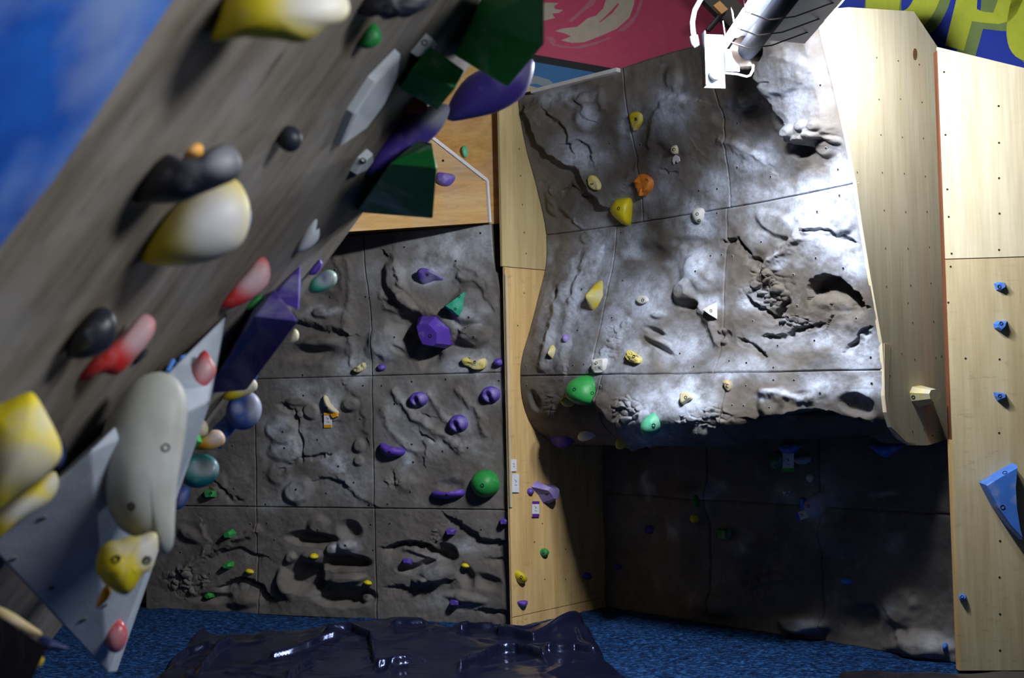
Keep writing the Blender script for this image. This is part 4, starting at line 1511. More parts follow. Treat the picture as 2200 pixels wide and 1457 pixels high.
surf_hold('white square hold with horizontal ridges above the lower seam', [(1277, 774), (1290, 771), (1303, 773), (1303, 797), (1290, 800), (1278, 797)], S_BULGE, H('white', .3), 0.035, 'flat', lump=0.012, lumps=55, bolts=[(1281, 780)])
surf_hold('crusty yellow cluster hold above the lower seam', [(1351, 760), (1358, 755), (1370, 762), (1381, 772), (1378, 781), (1368, 783), (1356, 777)], S_BULGE, H('yellow_pale', .2, .6), 0.035, 'flat', lump=0.028, lumps=70, bolts=[(1362, 766)])
surf_hold('large green egg-shaped hold across the lower seam', [(1227, 838), (1238, 815), (1262, 806), (1277, 818), (1283, 848), (1277, 868), (1252, 870), (1232, 856)], S_BULGE, H('green', .14, .45), 0.12, 'dome', peak=(1256, 846), bolts=[(1234, 837), (1272, 845)], bolt_r=.009)
surf_hold('rough yellow knob tucked under the large green egg hold', ell(1224, 860, 12, 14), S_BULGE, H('yellow', .35, .6), 0.06, lump=0.010, lumps=80)
surf_hold('flat cream square hold in a bright chalk halo on the belly', [(1465, 850), (1475, 845), (1488, 848), (1489, 858), (1481, 862), (1468, 870)], S_BULGE, H('ivory', .2), 0.03, 'flat', bolts=[(1473, 854)])
surf_hold('small brown-cream chip hold under the lower seam', [(1555, 824), (1564, 817), (1573, 823), (1572, 836), (1565, 842), (1558, 834)], S_BULGE, H('brown_cream', .3), 0.03, lump=0.01, lumps=80, bolts=[(1563, 829)])
surf_hold('mint dome hold with dark underside on the belly', ell(1401, 912, 19, 22, 0), S_BULGE, H('mint', .25, .45), 0.085, 'dome', bolts=[(1404, 914)], bolt_r=.009)
surf_hold('white lens-shaped hold in the shadow under the belly', [(1243, 934), (1253, 924), (1268, 923), (1281, 934), (1270, 941), (1252, 942)], S_BULGE, H('white', .2), 0.05, 'dome')
surf_hold('yellow thumb hold at the bottom rim of the belly', [(1327, 944), (1335, 939), (1344, 946), (1348, 957), (1341, 962), (1330, 957)], S_BULGE, H('yellow', .2), 0.05, 'dome')
surf_hold('dark purple lump under the left end of the belly', ell(1208, 944, 24, 14, 15), S_BULGE, H('purple', .1), 0.05, 'dome')
# folded white tag below the small white hold
nB = S_BULGE.normal(1451, 342)
pl_t = Plane(S_BULGE.hit(1451, 342) + nB * 0.012, nB)
tg = obj('route_tag', *prism([pl_t.hit(x, y) for x, y in [(1451, 333), (1446, 338), (1444, 346), (1447, 353), (1451, 344), (1455, 350), (1460, 346), (1458, 337)]], -nB * 0.006), CARD, loc=pl_t.p)
tag(tg, 'white paper tag cut in a swallow tail on the upper bulge', 'route tag')

# ------------------------------------------------------------------ holds on the cheek and the right plywood wall
surf_hold('chalky white and yellow polygon hold on the bulge cheek', [(1954, 844), (1960, 831), (1978, 828), (1994, 838), (1996, 856), (1984, 870), (1972, 876), (1958, 862)], P_CHKs, H('yellow_pale', .55), 0.09, 'facet', top=0.6, bolts=[(1962, 853)])
surf_hold('upper of three blue chip holds on the right plywood', [(2135, 610), (2143, 606), (2158, 607), (2161, 618), (2150, 626), (2140, 624)], P_RIGHT, H('blue', .1), 0.035, 'facet', top=.6, bolts=[(2147, 616)], group='blue chips')
surf_hold('middle of three blue chip holds, slanted to the right', [(2134, 696), (2142, 689), (2164, 690), (2160, 703), (2150, 713), (2136, 706)], P_RIGHT, H('blue', .1), 0.045, 'facet', top=.6, bolts=[(2151, 695)], peak=(2146, 700), group='blue chips')
surf_hold('lowest of three blue chip holds on the right plywood', [(2134, 843), (2146, 843), (2161, 846), (2160, 856), (2142, 862), (2136, 852)], P_RIGHT, H('blue', .1), 0.04, 'facet', top=.6, bolts=[(2148, 851)], group='blue chips')
surf_hold('tiny round blue hold near the foot of the right plywood', ell(2068, 1284, 8, 8), P_RIGHT, H('blue', .1), 0.03, bolts=[(2067, 1283)])
surf_hold('large blue curved fin hold on the right plywood', [(2103, 1037), (2138, 1015), (2174, 995), (2170, 1040), (2173, 1090), (2180, 1135), (2186, 1158), (2160, 1130), (2130, 1088)], P_RIGHT, H('blue', .3), 0.10, 'slab', bolts=[(2159, 1016), (2154, 1090)], bolt_r=.010)

# ------------------------------------------------------------------ holds in the dark recess
surf_hold('deep blue hold hidden under the belly beside the green-ended tag', [(1678, 955), (1720, 955), (1714, 970), (1697, 976), (1682, 970)], S_REC, H('blue', .2), 0.06)
surf_hold('deep blue wedge hold under the belly near the cheek', [(1870, 955), (1940, 955), (1920, 975), (1905, 983), (1890, 972)], S_REC, H('blue', .1), 0.06)
surf_hold('dark green rounded hold left of the green-ended tag', ell(1670, 990, 14, 20), S_REC, H('green_dark', .3), 0.05)
surf_hold('pale lilac lump right of the green-ended tag in the recess', ell(1727, 988, 18, 10, -8), S_REC, H('lilac', .6), 0.05)
surf_hold('small white ball hold in the dark recess', ell(1741, 1027, 8, 9), S_REC, H('white', .3), 0.03)
surf_hold('large chalky pale blue hold beside the blue-edged tag', [(1735, 1080), (1748, 1062), (1768, 1056), (1776, 1080), (1770, 1108), (1752, 1112), (1738, 1100)], S_REC, H('lilac', .8), 0.09, bolts=[(1737, 1088)])
surf_hold('small white triangle hold in the dark recess', [(1683, 1055), (1698, 1054), (1692, 1067)], S_REC, H('white', .2), 0.03, 'facet', bolts=[(1690, 1060)])
surf_hold('small yellow hold in the dark recess', ell(1493, 1114, 8, 10, -30), S_REC, H('yellow', .1), 0.035)
surf_hold('green square-cut hold in the dark recess', [(1548, 1135), (1571, 1136), (1573, 1162), (1552, 1162)], S_REC, H('green_dark', .35), 0.05, 'facet', top=.7)
surf_hold('little purple hold at the left of the dark recess', ell(1396, 1138, 9, 10), S_REC, H('purple_dark', .1), 0.03)
surf_hold('blue slanted chip low in the dark recess', ell(1820, 1248, 13, 8, 15), S_REC, H('blue', .0), 0.035)
surf_hold('blue chip by the floor at the right end of the recess', ell(2031, 1390, 6, 9), S_REC, H('blue', .0), 0.035)
surf_hold('dark green chip above the yellow hold in the recess', ell(1496, 1076, 7, 14), S_REC, H('green_dark', .0), 0.03)
surf_hold('dark purple chip low at the left of the recess', ell(1328, 1218, 8, 7), S_REC, H('purple_dark', .0), 0.03)
GREENP = mat_plain('green_tape', lin(60, 190, 60), 0.6)
BLUET = mat_plain('blue_tape', lin(40, 90, 220), 0.6)
AMBT = mat_plain('amber_tape', lin(236, 166, 30), 0.6)
PURT = mat_plain('purple_tape', lin(104, 40, 150), 0.6)
route_tag('white tag with a green lower end in the recess', 1694, 993, 24, 42, S_REC, [('bottom', GREENP)])
route_tag('tilted white tag with a blue edge in the recess', 1724, 1107, 26, 18, S_REC, [('left', BLUET)], rot=-18)
surf_hold('bright blue strip hold behind the tilted tag', [(1722, 1070), (1730, 1072), (1732, 1096), (1724, 1094)], S_REC, H('blue', .0), 0.02, 'slab')

# ------------------------------------------------------------------ holds on the plywood column
surf_hold('lilac wedge hold with chalked top edge on the column', [(1140, 1046), (1152, 1033), (1172, 1041), (1188, 1040), (1189, 1060), (1178, 1083), (1166, 1080), (1155, 1062)], P_COL, H('lilac', .35), 0.08, 'facet', top=.5, peak=(1172, 1058), bolts=[(1175, 1062)])
surf_hold('small purple chip left of the lilac wedge on the column', ell(1138, 1056, 6, 7), P_COL, H('purple', .1), 0.03)
surf_hold('small green hold in the middle of the column', ell(1168, 1187, 8, 9), P_COL, H('green', .1), 0.035, bolts=[(1168, 1186)])
surf_hold('yellow pear-shaped hold near the column edge', [(1106, 1230), (1112, 1226), (1124, 1236), (1127, 1248), (1118, 1254), (1108, 1244)], P_COL, H('yellow', .05), 0.05, bolts=[(1120, 1240)])
surf_hold('purple triangular hold at the foot of the column', [(1111, 1293), (1130, 1290), (1127, 1300), (1119, 1305)], P_COL, H('purple', .1), 0.035, 'dome')
surf_hold('dark purple hold in the column shadow near the recess', ell(1260, 1238, 8, 8), P_COL, H('purple', .0), 0.035)
route_tag('white tag with purple ends under the lilac wedge', 1150, 1094, 15, 34, P_COL, [('top', PURT), ('bottom', PURT)])
route_tag('white numbered tag on the column corner', 1107, 1038, 15, 40, P_COL, [])
route_tag('short white tag above the numbered one on the column corner', 1103, 1000, 12, 26, P_COL, [])
surf_hold('bright green teardrop hold on the plywood above the volume', [(993, 318), (998, 313), (1004, 322), (1004, 334), (999, 339), (994, 328)], Plane(P_LEFT.p - P_LEFT.n * 0.005, P_LEFT.n), H('mint', .1), 0.03)

# ------------------------------------------------------------------ holds on the left rock wall
SL = S_LEFT
surf_hold('purple horn hold with a chalked top, uppermost on the left rock', [(902, 602), (909, 589), (920, 585), (940, 590), (953, 602), (932, 604), (910, 612)], SL, H('purple', .4), 0.09, 'dome', peak=(915, 592), bolts=[(918, 590)], tilt=(0, 0, .5))
surf_hold('teal pointed triangle hold on the left rock', [(953, 658), (976, 642), (998, 627), (993, 666), (986, 679), (972, 674)], SL, H('teal', .12), 0.08, 'facet', top=.35, peak=(978, 660), bolts=[(978, 664), (986, 637)])
surf_hold('big purple faceted block hold on the left rock', [(899, 683), (908, 676), (940, 676), (968, 705), (967, 741), (955, 749), (920, 744), (907, 718)], SL, H('purple', .2, .4), 0.14, 'facet', top=.62, peak=(940, 715), bolts=[(924, 722)], bolt_r=.01)
surf_hold('crusty pale yellow crescent hold on a chalk patch', [(994, 772), (1005, 768), (1018, 777), (1030, 778), (1040, 770), (1046, 776), (1042, 792), (1024, 795), (1008, 788), (998, 784)], SL, H('yellow_pale', .3, .6), 0.03, 'flat', lump=0.02, lumps=60, bolts=[(1008, 770), (1020, 778)])
surf_hold('small crusty yellow hold left of the middle seam', [(762, 792), (772, 786), (784, 779), (787, 790), (776, 800), (764, 798)], SL, H('yellow_pale', .4, .6), 0.03, 'flat', lump=0.02, lumps=60)
surf_hold('tiny purple hold right of the crusty yellow one', ell(820, 790, 9, 7), SL, H('purple', .15), 0.03)
surf_hold('purple knob at the right edge of the left rock', ell(1072, 779, 10, 9), SL, H('purple', .1), 0.05)
for (x, y, rx, ry, lb) in ((901, 858, 19, 16, 'purple open-mouthed pocket hold, leftmost of the three'), (986, 910, 20, 19, 'purple open-mouthed pocket hold, lowest of the three'),
                           (1055, 848, 20, 18, 'purple open-mouthed pocket hold, rightmost of the three')):
    surf_hold(lb, ell(x, y, rx, ry), SL, H('purple', .3), 0.075, 'dome', rings=14, per=4, dents=[(x - 2, y + 2, 0.020, 0.06), (x + 2, y + 12, 0.016, 0.05)], group='purple pocket holds')
surf_hold('cream banana-shaped hold above the amber-ended tag', [(696, 850), (704, 852), (712, 868), (728, 884), (726, 890), (710, 886), (699, 872)], SL, H('ivory', .3), 0.05, 'dome', bolts=[(702, 876)])
surf_hold('amber chip hold under the cream banana hold', [(712, 890), (727, 886), (728, 895), (718, 899)], SL, H('amber', .05), 0.025, 'slab')
route_tag('white tag with an amber lower end on the left rock', 705, 903, 17, 32, SL, [('bottom', AMBT), ('top', AMBT)])
surf_hold('purple bean-shaped hold in the middle of the left rock', [(817, 956), (824, 951), (838, 959), (862, 962), (871, 970), (864, 979), (842, 981), (824, 975)], SL, H('purple', .1), 0.07, 'dome', bolts=[(836, 972)])
surf_hold('long purple rail hold left of the green dome', [(928, 1059), (940, 1054), (964, 1058), (992, 1051), (1000, 1056), (996, 1066), (966, 1072), (936, 1069)], SL, H('purple', .1), 0.075, 'dome', bolts=[(959, 1064)])
surf_hold('large green dome hold by the right edge of the left rock', [(1014, 1036), (1024, 1016), (1046, 1009), (1067, 1020), (1074, 1044), (1064, 1062), (1042, 1070), (1022, 1060)], SL, H('green', .06, .45), 0.11, 'dome', bolts=[(1036, 1043)], bolt_r=.01)
surf_hold('green chunky square hold beside the teal ring', [(441, 1053), (467, 1052), (465, 1068), (446, 1070)], SL, H('green', .1), 0.05, 'facet', top=.6, bolts=[(453, 1060)])
surf_hold('green knob, upper of the left column by the lower seam', [(482, 1148), (488, 1140), (500, 1137), (508, 1146), (502, 1158), (488, 1160)], SL, H('green', .05), 0.05, 'facet', top=.5)
surf_hold('green knob left of a small yellow one', [(479, 1214), (490, 1206), (503, 1206), (503, 1217), (494, 1224), (483, 1222)], SL, H('green', .05), 0.05, 'facet', top=.5)
surf_hold('green knob lowest at the left by the carpet', [(440, 1276), (450, 1269), (462, 1274), (461, 1283), (450, 1287)], SL, H('green', .05), 0.045, 'facet', top=.5)
for (x, y, lb) in ((536, 1228, 'tiny yellow hold right of the green knob low on the left rock'), (674, 1195, 'tiny yellow hold on the dark rock knob'),
                   (790, 1252, 'tiny yellow hold in the dark hollow near the carpet'), (1000, 1215, 'tiny yellow hold under the chalked ledge on the right')):
    surf_hold(lb, [(x - 9, y), (x - 2, y - 6), (x + 8, y - 2), (x + 9, y + 4), (x - 1, y + 6)], SL, H('yellow', .02), 0.035, 'dome', group='tiny yellow footholds')
for (x, y, lb) in ((970, 1142, 'small purple cut hold high in the lower right panel'), (877, 1206, 'small purple slanted hold beside the dark pocket'),
                   (980, 1294, 'small purple hold near the carpet by the column'), (1085, 1120, 'dark purple hold at the rock edge beside the column')):
    surf_hold(lb, [(x - 10, y - 6), (x + 2, y - 7), (x + 11, y - 3), (x + 7, y + 7), (x - 7, y + 7)], SL, H('purple', .12), 0.05, 'facet', top=.6, group='small purple footholds')

# ------------------------------------------------------------------ plywood volume over the left rock
PWl = Plane(P_LEFT.p + P_LEFT.n * 0.03, P_LEFT.n)
vv = [(1047, 388, 0.02), (1053, 478, 0.0), (640, 505, 0.58), (640, 402, 0.46), (640, 70, 0.85), (640, 70, -0.09), (640, 505, -0.09), (1053, 478, -0.09), (1047, 388, -0.09)]
Vv = [PWl.hit(x, y, h) for x, y, h in vv]
Fv = [[0, 1, 2, 3], [0, 3, 4], [0, 4, 5, 8], [1, 7, 6, 2], [0, 8, 7, 1], [2, 6, 5, 4, 3], [5, 6, 7, 8]]
volume = obj('wooden_volume', Vv, Fv, PLY_VOL, loc=np.mean(Vv, axis=0))
tag(volume, 'wedge-shaped plywood volume jutting out above the left rock panels', 'volume')
EW = mat_plain('chalked_wood_edge', lin(226, 222, 226), 0.7)
for (a_, b_) in ((0, 1), (4, 0)):
    p0, p1 = np.array(Vv[a_]), np.array(Vv[b_])
    obj('chalked_edge', *tube([p0, p1], 0.012, 6), EW, volume)
vs = Surf(np.array(Vv), [f for f in Fv], PWl)
surf_hold('purple chalk-lipped hold on the plywood volume', [(938, 372), (950, 370), (978, 378), (968, 398), (952, 400), (938, 390)], vs, H('purple', .3), 0.05, 'dome')
holes(volume, vs, HOLE_WOOD, [(948, 434), (997, 432), (914, 471), (952, 345)], scale=1.2)

# ------------------------------------------------------------------ holds and volumes on the leaning wall
poly_hold('big green block hold at the top end of the leaning wall',
          [(1020, 45, 0.06), (1162, 98, 0.30), (1092, 190, 0.26), (975, 119, 0.03), (1050, -40, 0.05), (1174, -30, 0.30), (1060, 40, -0.02), (1010, 100, -0.02)],
          [[0, 1, 2, 3], [0, 4, 5, 1], [0, 3, 7, 6, 4], [1, 5, 6, 7, 2], [3, 2, 7], [4, 6, 5]], H('green', .22, .5, 5.0), bev=0.01)
poly_hold('green cube hold in front of the purple disc hold',
          [(923, 98, 0.02), (1000, 152, 0.13), (979, 190, 0.15), (941, 238, 0.12), (857, 190, 0.015), (884, 148, 0.03), (905, 110, -0.02), (872, 180, -0.02)],
          [[0, 1, 2, 5], [5, 2, 3, 4], [0, 5, 4, 7, 6], [0, 6, 1], [1, 6, 7, 3, 2], [4, 3, 7]], H('green_dark', .12, .5), bev=0.006)
side_hold('dark red hold behind the green cube', [(862, 205), (845, 245), (880, 246), (918, 238), (905, 205)], H('red_dark', .0), 0.03, k=0.9)
side_hold('long purple tongue hold with a chalked tip', [(790, 376), (800, 335), (835, 285), (880, 245), (930, 226), (962, 224), (964, 246), (938, 290), (885, 330), (830, 358)], H('purple_dark', .05, .5, 5.0), 0.06, chalk_at=[(945, 240, 45, 35, .85)])
side_hold('large purple half-disc hold at the far end of the leaning wall', [(962, 258), (968, 215), (1005, 165), (1060, 140), (1120, 130), (1145, 128), (1146, 158), (1125, 205), (1075, 238), (1010, 255)], H('purple_dark', .03, .5, 5.0), 0.09, depth=4.05, chalk_at=[(1138, 150, 22, 40, .35)])
poly_hold('green trapezoid box hold in front of the plywood volume',
          [(763, 456, 0.01), (932, 470, 0.26), (940, 362, 0.24), (838, 352, 0.10), (900, 300, 0.09), (928, 304, 0.16), (845, 345, -0.02), (790, 440, -0.02)],
          [[0, 1, 2, 3], [3, 2, 5, 4], [0, 3, 4, 6, 7], [1, 7, 6, 4, 5, 2], [0, 7, 1]], H('green_dark', .3, .5, 5.0), bev=0.008)
surf_hold('thin white diamond plate hold on the leaning wall', [(848, 105), (842, 150), (812, 215), (770, 270), (715, 308), (745, 235), (790, 165)], P_OV, H('grey_white', .4), 0.025, 'slab')
surf_hold('small white chip hold above the green cube', [(882, 112), (915, 72), (926, 84), (906, 110)], P_OV, H('grey_white', .3), 0.025, 'slab', bolts=[(912, 92)])
surf_hold('small white chip hold left of the purple tongue', [(752, 366), (768, 338), (788, 320), (790, 336), (775, 356)], P_OV, H('grey_white', .3), 0.025, 'slab', bolts=[(780, 345)])
side_hold('chalky white double-lobed hold near the plywood end', [(638, 540), (648, 505), (668, 470), (682, 474), (676, 500), (686, 490), (684, 515), (662, 535)], H('grey_white', .4), 0.025, k=.5)
side_hold('black round knob hold alone on the leaning plywood', ell(622, 298, 27, 29, -20), H('black', .0, .45), 0.03, k=.3)
side_hold('green nub hold beneath the black jagged hold', [(769, 96), (782, 66), (802, 48), (818, 68), (817, 90), (796, 104), (776, 103)], H('green_dark', .05), 0.025, k=.3)
side_hold('black jagged hold cut by the top of the picture', [(765, 26), (780, -14), (850, -50), (925, -30), (922, 12), (900, 26), (868, 38), (852, 34), (832, 41), (810, 34), (790, 38)], H('black', .08, .5), 0.05, k=.2, lump=0.006)
side_hold('large yellow chalk-worn hold cut by the top of the picture', [(452, 84), (470, 40), (490, -20), (570, -80), (700, -60), (748, 0), (742, 40), (700, 62), (650, 92), (590, 82), (530, 78), (480, 88)], H('yellow', .05, .5, 5.0), 0.09, k=.1, chalk_at=[(690, 10, 90, 60, .9)])
side_hold('black saddle-shaped hold above the yellow sloper', [(288, 434), (300, 396), (335, 350), (362, 330), (392, 344), (425, 340), (452, 318), (484, 307), (508, 320), (520, 352), (510, 382), (470, 402), (430, 418), (392, 434), (340, 438)], H('black', .05, .5, 5.0), 0.07, k=.1, chalk_at=[(485, 340, 40, 40, .35)])
side_hold('yellow and white chalked sloper under the black saddle hold', [(303, 560), (322, 515), (362, 462), (400, 425), (450, 390), (505, 385), (532, 425), (538, 470), (522, 520), (480, 550), (420, 568), (350, 572)], H('yellow', .05, .5, 4.0), 0.10, k=.1, chalk_at=[(470, 490, 95, 110, .95)])
side_hold('blue chip hold at the right side of the yellow sloper', [(520, 500), (532, 455), (541, 455), (540, 480), (530, 500)], H('blue_deep', .2), 0.03, k=.1)
side_hold('yellow nub hold above the black saddle hold', [(388, 338), (400, 318), (420, 308), (436, 314), (430, 338)], H('amber', .2), 0.03, k=.9)
side_hold('red hold with a chalky pink top on the leaning plywood', [(465, 660), (485, 632), (520, 595), (558, 552), (578, 566), (578, 606), (545, 640), (500, 662)], H('red', .05, .5, 7.0), 0.035, k=.4, chalk_at=[(548, 595, 48, 42, .75)])
side_hold('slim dark green chip beside the pink-topped red hold', [(524, 664), (540, 645), (558, 632), (564, 640), (550, 658), (534, 668)], H('green_dark', .05), 0.02, k=.5)
side_hold('small purple chip hold near the plywood end', [(662, 588), (672, 570), (686, 556), (693, 570), (678, 590)], H('purple', .05), 0.02, k=.6)
side_hold('teal and white ring-shaped hold at the plywood end', [(663, 626), (668, 604), (690, 586), (708, 580), (722, 588), (723, 606), (708, 620), (682, 630)], H('teal', .05, .4, 6.0), 0.04, depth=4.1, chalk_at=[(705, 598, 28, 20, .9)], dents=[(690, 600, 0.02, 0.02)])
# purple volumes
poly_hold('dark purple pyramid volume hanging from the wall end', [(645, 570, 0.0), (642, 668, 0.12), (585, 640, 0.02), (648, 600, -0.03), (600, 600, -0.03)],
          [[0, 1, 2], [0, 3, 1], [2, 1, 3, 4], [0, 2, 4], [0, 4, 3]], H('purple_dark', .25, .45, 5.0), cat='volume', name='hold_volume', bev=0.004)
poly_hold('long purple faceted volume along the lower wall end',
          [(590, 622, 0.04), (643, 690, 0.19), (532, 840, 0.13), (438, 848, 0.005), (545, 680, 0.07), (548, 640, -0.03), (470, 780, -0.03), (556, 715, 0.085)],
          [[0, 1, 4], [4, 1, 7], [7, 1, 2], [4, 7, 2, 3], [0, 4, 3, 6, 5], [0, 5, 1], [1, 5, 6, 2], [3, 2, 6]], H('purple_dark', .28, .45, 5.0), cat='volume', name='hold_volume', bev=0.006)
side_hold('ivory nub hold behind the purple volumes', [(620, 738), (626, 716), (634, 707), (642, 716), (639, 732)], H('ivory', .2), 0.025, depth=4.1)
side_hold('yellow and ivory finger hold above the blue ball', [(478, 857), (492, 838), (515, 822), (537, 811), (552, 822), (550, 838), (528, 851), (500, 860)], H('yellow', .02, .5, 7.0), 0.035, depth=4.1, chalk_at=[(535, 824, 32, 24, .9)])
side_hold('deep blue ball hold with chalky rim on the wall end', ell(524, 882, 38, 43, 20), H('blue_deep', .05, .45, 5.0), 0.06, depth=4.12, chalk_at=[(550, 870, 20, 40, .7), (512, 878, 14, 12, .4)], dents=[(520, 872, 0.03, 0.03)])
side_hold('flat blue plate hold behind the blue ball', [(452, 930), (490, 885), (520, 850), (545, 800), (556, 800), (520, 900), (488, 945), (470, 965)], H('blue_deep', .15), 0.03, depth=4.16)
side_hold('amber double-lobed hold right of the green facet hold', [(412, 962), (428, 945), (444, 935), (456, 924), (474, 926), (484, 942), (476, 958), (446, 968)], H('amber', .02, .45, 7.0), 0.035, depth=4.0, chalk_at=[(466, 938, 24, 20, .8)])
side_hold('ivory lobe hold above the amber double lobe', [(410, 930), (418, 904), (432, 898), (446, 912), (446, 932), (428, 942)], H('ivory', .3), 0.03, depth=4.05)
side_hold('small green faceted hold left of the amber lobes', [(396, 966), (398, 942), (412, 928), (430, 934), (434, 950), (418, 966)], H('green', .1), 0.035, depth=3.95, flatsh=True)
side_hold('glossy teal ring hold with a white shine', ell(428, 1012, 44, 36, -20), H('teal_dark', .05, .3, 5.0), 0.06, depth=3.95, chalk_at=[(440, 1005, 34, 18, .6)], dents=[(425, 998, 0.035, 0.05)])  # pale spot paints the white shine into the colour
side_hold('navy lump hold under the teal ring', [(372, 1094), (376, 1058), (392, 1044), (408, 1050), (404, 1074), (390, 1092)], H('blue_deep', .2), 0.03, depth=3.9)
side_hold('black round hold above the red jug at lower left', [(142, 764), (150, 730), (178, 690), (210, 660), (240, 668), (252, 700), (244, 738), (215, 762), (170, 772)], H('black', .04, .4), 0.05, k=.1)
side_hold('red jug hold with a broad chalky top at lower left', [(163, 816), (180, 788), (215, 755), (262, 720), (305, 676), (332, 688), (328, 722), (290, 770), (252, 806), (215, 800), (190, 818)], H('red', .08, .5, 6.0), 0.045, k=.3, chalk_at=[(300, 715, 42, 55, .75)])
side_hold('thin black chip beside the red jug', [(284, 778), (300, 758), (316, 750), (318, 758), (302, 776), (290, 784)], H('black', .0), 0.015, k=.4)
# left edge holds
side_hold('big yellow and grey worn hold at the left picture edge', [(-60, 900), (0, 868), (56, 844), (76, 850), (102, 898), (130, 952), (128, 986), (98, 1020), (40, 1062), (-60, 1120)], H('yellow', .28, .6, 9.0), 0.09, k=.05, chalk_at=[(50, 1000, 90, 55, .8), (95, 900, 30, 40, .5)])
side_hold('yellow-striped pale hold under the big worn hold', [(-50, 1150), (0, 1098), (60, 1050), (108, 1014), (124, 1022), (124, 1052), (100, 1085), (40, 1122), (-20, 1170)], H('yellow', .1, .6, 6.0), 0.06, k=.05, chalk_at=[(60, 1095, 90, 32, .85), (120, 1040, 26, 30, .8)])
side_hold('navy chip hold behind the big worn hold', [(112, 1012), (122, 975), (130, 945), (142, 965), (140, 995), (126, 1016)], H('navy', .1), 0.03, k=.3)

# white triangular volume and the holds on it
WV = mat_hold('grey_white_textured_paint', lin(164, 172, 184), 0.3, 0.75, lin(190, 198, 208), 3.0, 0.6)
vol = poly_hold('large grey-white pyramid volume at the lower left with dark bolt holes',
                [(486, 678, 0.004), (470, 690, -0.03), (-30, 1165, 0.004), (-30, 1150, -0.04), (232, 1448, 0.33), (452, 862, 0.17), (196, 968, 0.10), (250, 1446, 0.27)],
                [[0, 6, 5], [6, 2, 4], [6, 4, 5], [0, 2, 6], [0, 1, 3, 2], [2, 3, 7, 4], [5, 4, 7], [0, 5, 7, 3, 1]], WV, cat='volume', name='hold_volume', bev=0.006)
VW = [np.array(v.co) + np.array(vol.location) for v in vol.data.vertices]
S_VOL = Surf(np.array(VW), [list(p.vertices) for p in vol.data.polygons], P_OV)
holes(vol, S_VOL, HOLE_GREY, [(28, 1200), (110, 1262), (92, 1112), (180, 1330), (225, 1300)], scale=1.0)
dv = S_VOL.hit(300, 960)[1]
side_hold('huge white curved sloper hold mounted on the pyramid volume', [(214, 1000), (220, 930), (248, 868), (292, 815), (345, 799), (384, 818), (403, 868), (396, 950), (380, 1030), (376, 1100), (372, 1170), (352, 1192), (336, 1172), (330, 1150),
          (300, 1152), (262, 1140), (232, 1092)], mat_hold('white_sloper', lin(172, 174, 166), 0.35, 0.5, lin(190, 190, 188), 4.0), 0.10, depth=dv - 0.03, bolts=[(283, 1088), (356, 962)], bolt_r=.008, pw=2.6)
side_hold('yellow and white fist-shaped hold under the huge white sloper', [(208, 1222), (212, 1184), (232, 1165), (262, 1158), (292, 1150), (334, 1146), (340, 1180), (326, 1224), (304, 1234), (290, 1262), (268, 1280), (236, 1266), (216, 1246)],
          H('yellow', .15, .5, 9.0), 0.06, depth=dv - 0.12, chalk_at=[(320, 1180, 30, 50, .95), (270, 1175, 40, 22, .6)], bolts=[(250, 1202), (316, 1204)], bolt_r=.008, lump=0.006)
side_hold('orange spike hold under the yellow fist hold', [(206, 1306), (214, 1280), (226, 1258), (240, 1268), (232, 1288), (216, 1302)], H('amber', .0), 0.02, depth=dv - 0.08)
side_hold('glossy red dome hold near the tip of the pyramid volume', ell(248, 1366, 26, 37, 5), H('pinkred', .3, .2, 6.0), 0.035, depth=S_VOL.hit(246, 1366)[1] - 0.02)
side_hold('red chalked block hold on the upper tip of the pyramid volume', [(403, 832), (412, 790), (438, 752), (458, 778), (464, 800), (446, 828), (420, 852)], H('red', .25, .4, 14.0), 0.035, chalk_at=[(438, 795, 26, 30, .6)], depth=S_VOL.hit(436, 800)[1] - 0.01)
tb = S_VOL.hit(372, 790)
nv = S_VOL.normal(372, 790)
pv = Plane(tb + nv * 0.01, nv)
marks = [(360, 800), (372, 775), (384, 790), (392, 768), (404, 760), (398, 785), (380, 806), (368, 812)]
sc_ = obj('chalk_scribble', *tube([pv.hit(x, y) for x, y in marks], 0.006, 6), mat_plain('blue_chalk', lin(80, 140, 220), 0.8), vol)
# lower left corner volume
poly_hold('dark purple-grey volume in the bottom left corner', [(-60, 1285, 0.03), (105, 1390, 0.34), (50, 1500, 0.34), (-80, 1560, 0.05), (-60, 1310, -0.05), (-60, 1500, -0.05)],
          [[0, 1, 2, 3], [0, 4, 1], [1, 4, 5, 2], [3, 2, 5], [0, 3, 5, 4]], mat_hold('purple_grey', lin(74, 66, 84), .2, .7), cat='volume', name='hold_volume', bev=0.006)
side_hold('cream flat hold wedged under the pyramid volume', [(-20, 1300), (20, 1312), (60, 1338), (92, 1362), (70, 1368), (30, 1350), (-20, 1330)], H('brown_cream', .2), 0.03, depth=2.75)
side_hold('navy wedge hold beneath the pyramid volume', [(72, 1392), (92, 1366), (130, 1384), (150, 1396), (120, 1398)], H('navy', .05), 0.03, depth=2.8)
side_hold('yellow thumb hold in the bottom left corner', [(48, 1442), (60, 1412), (78, 1402), (94, 1412), (88, 1430), (64, 1444)], H('yellow', .0), 0.03, depth=2.7)

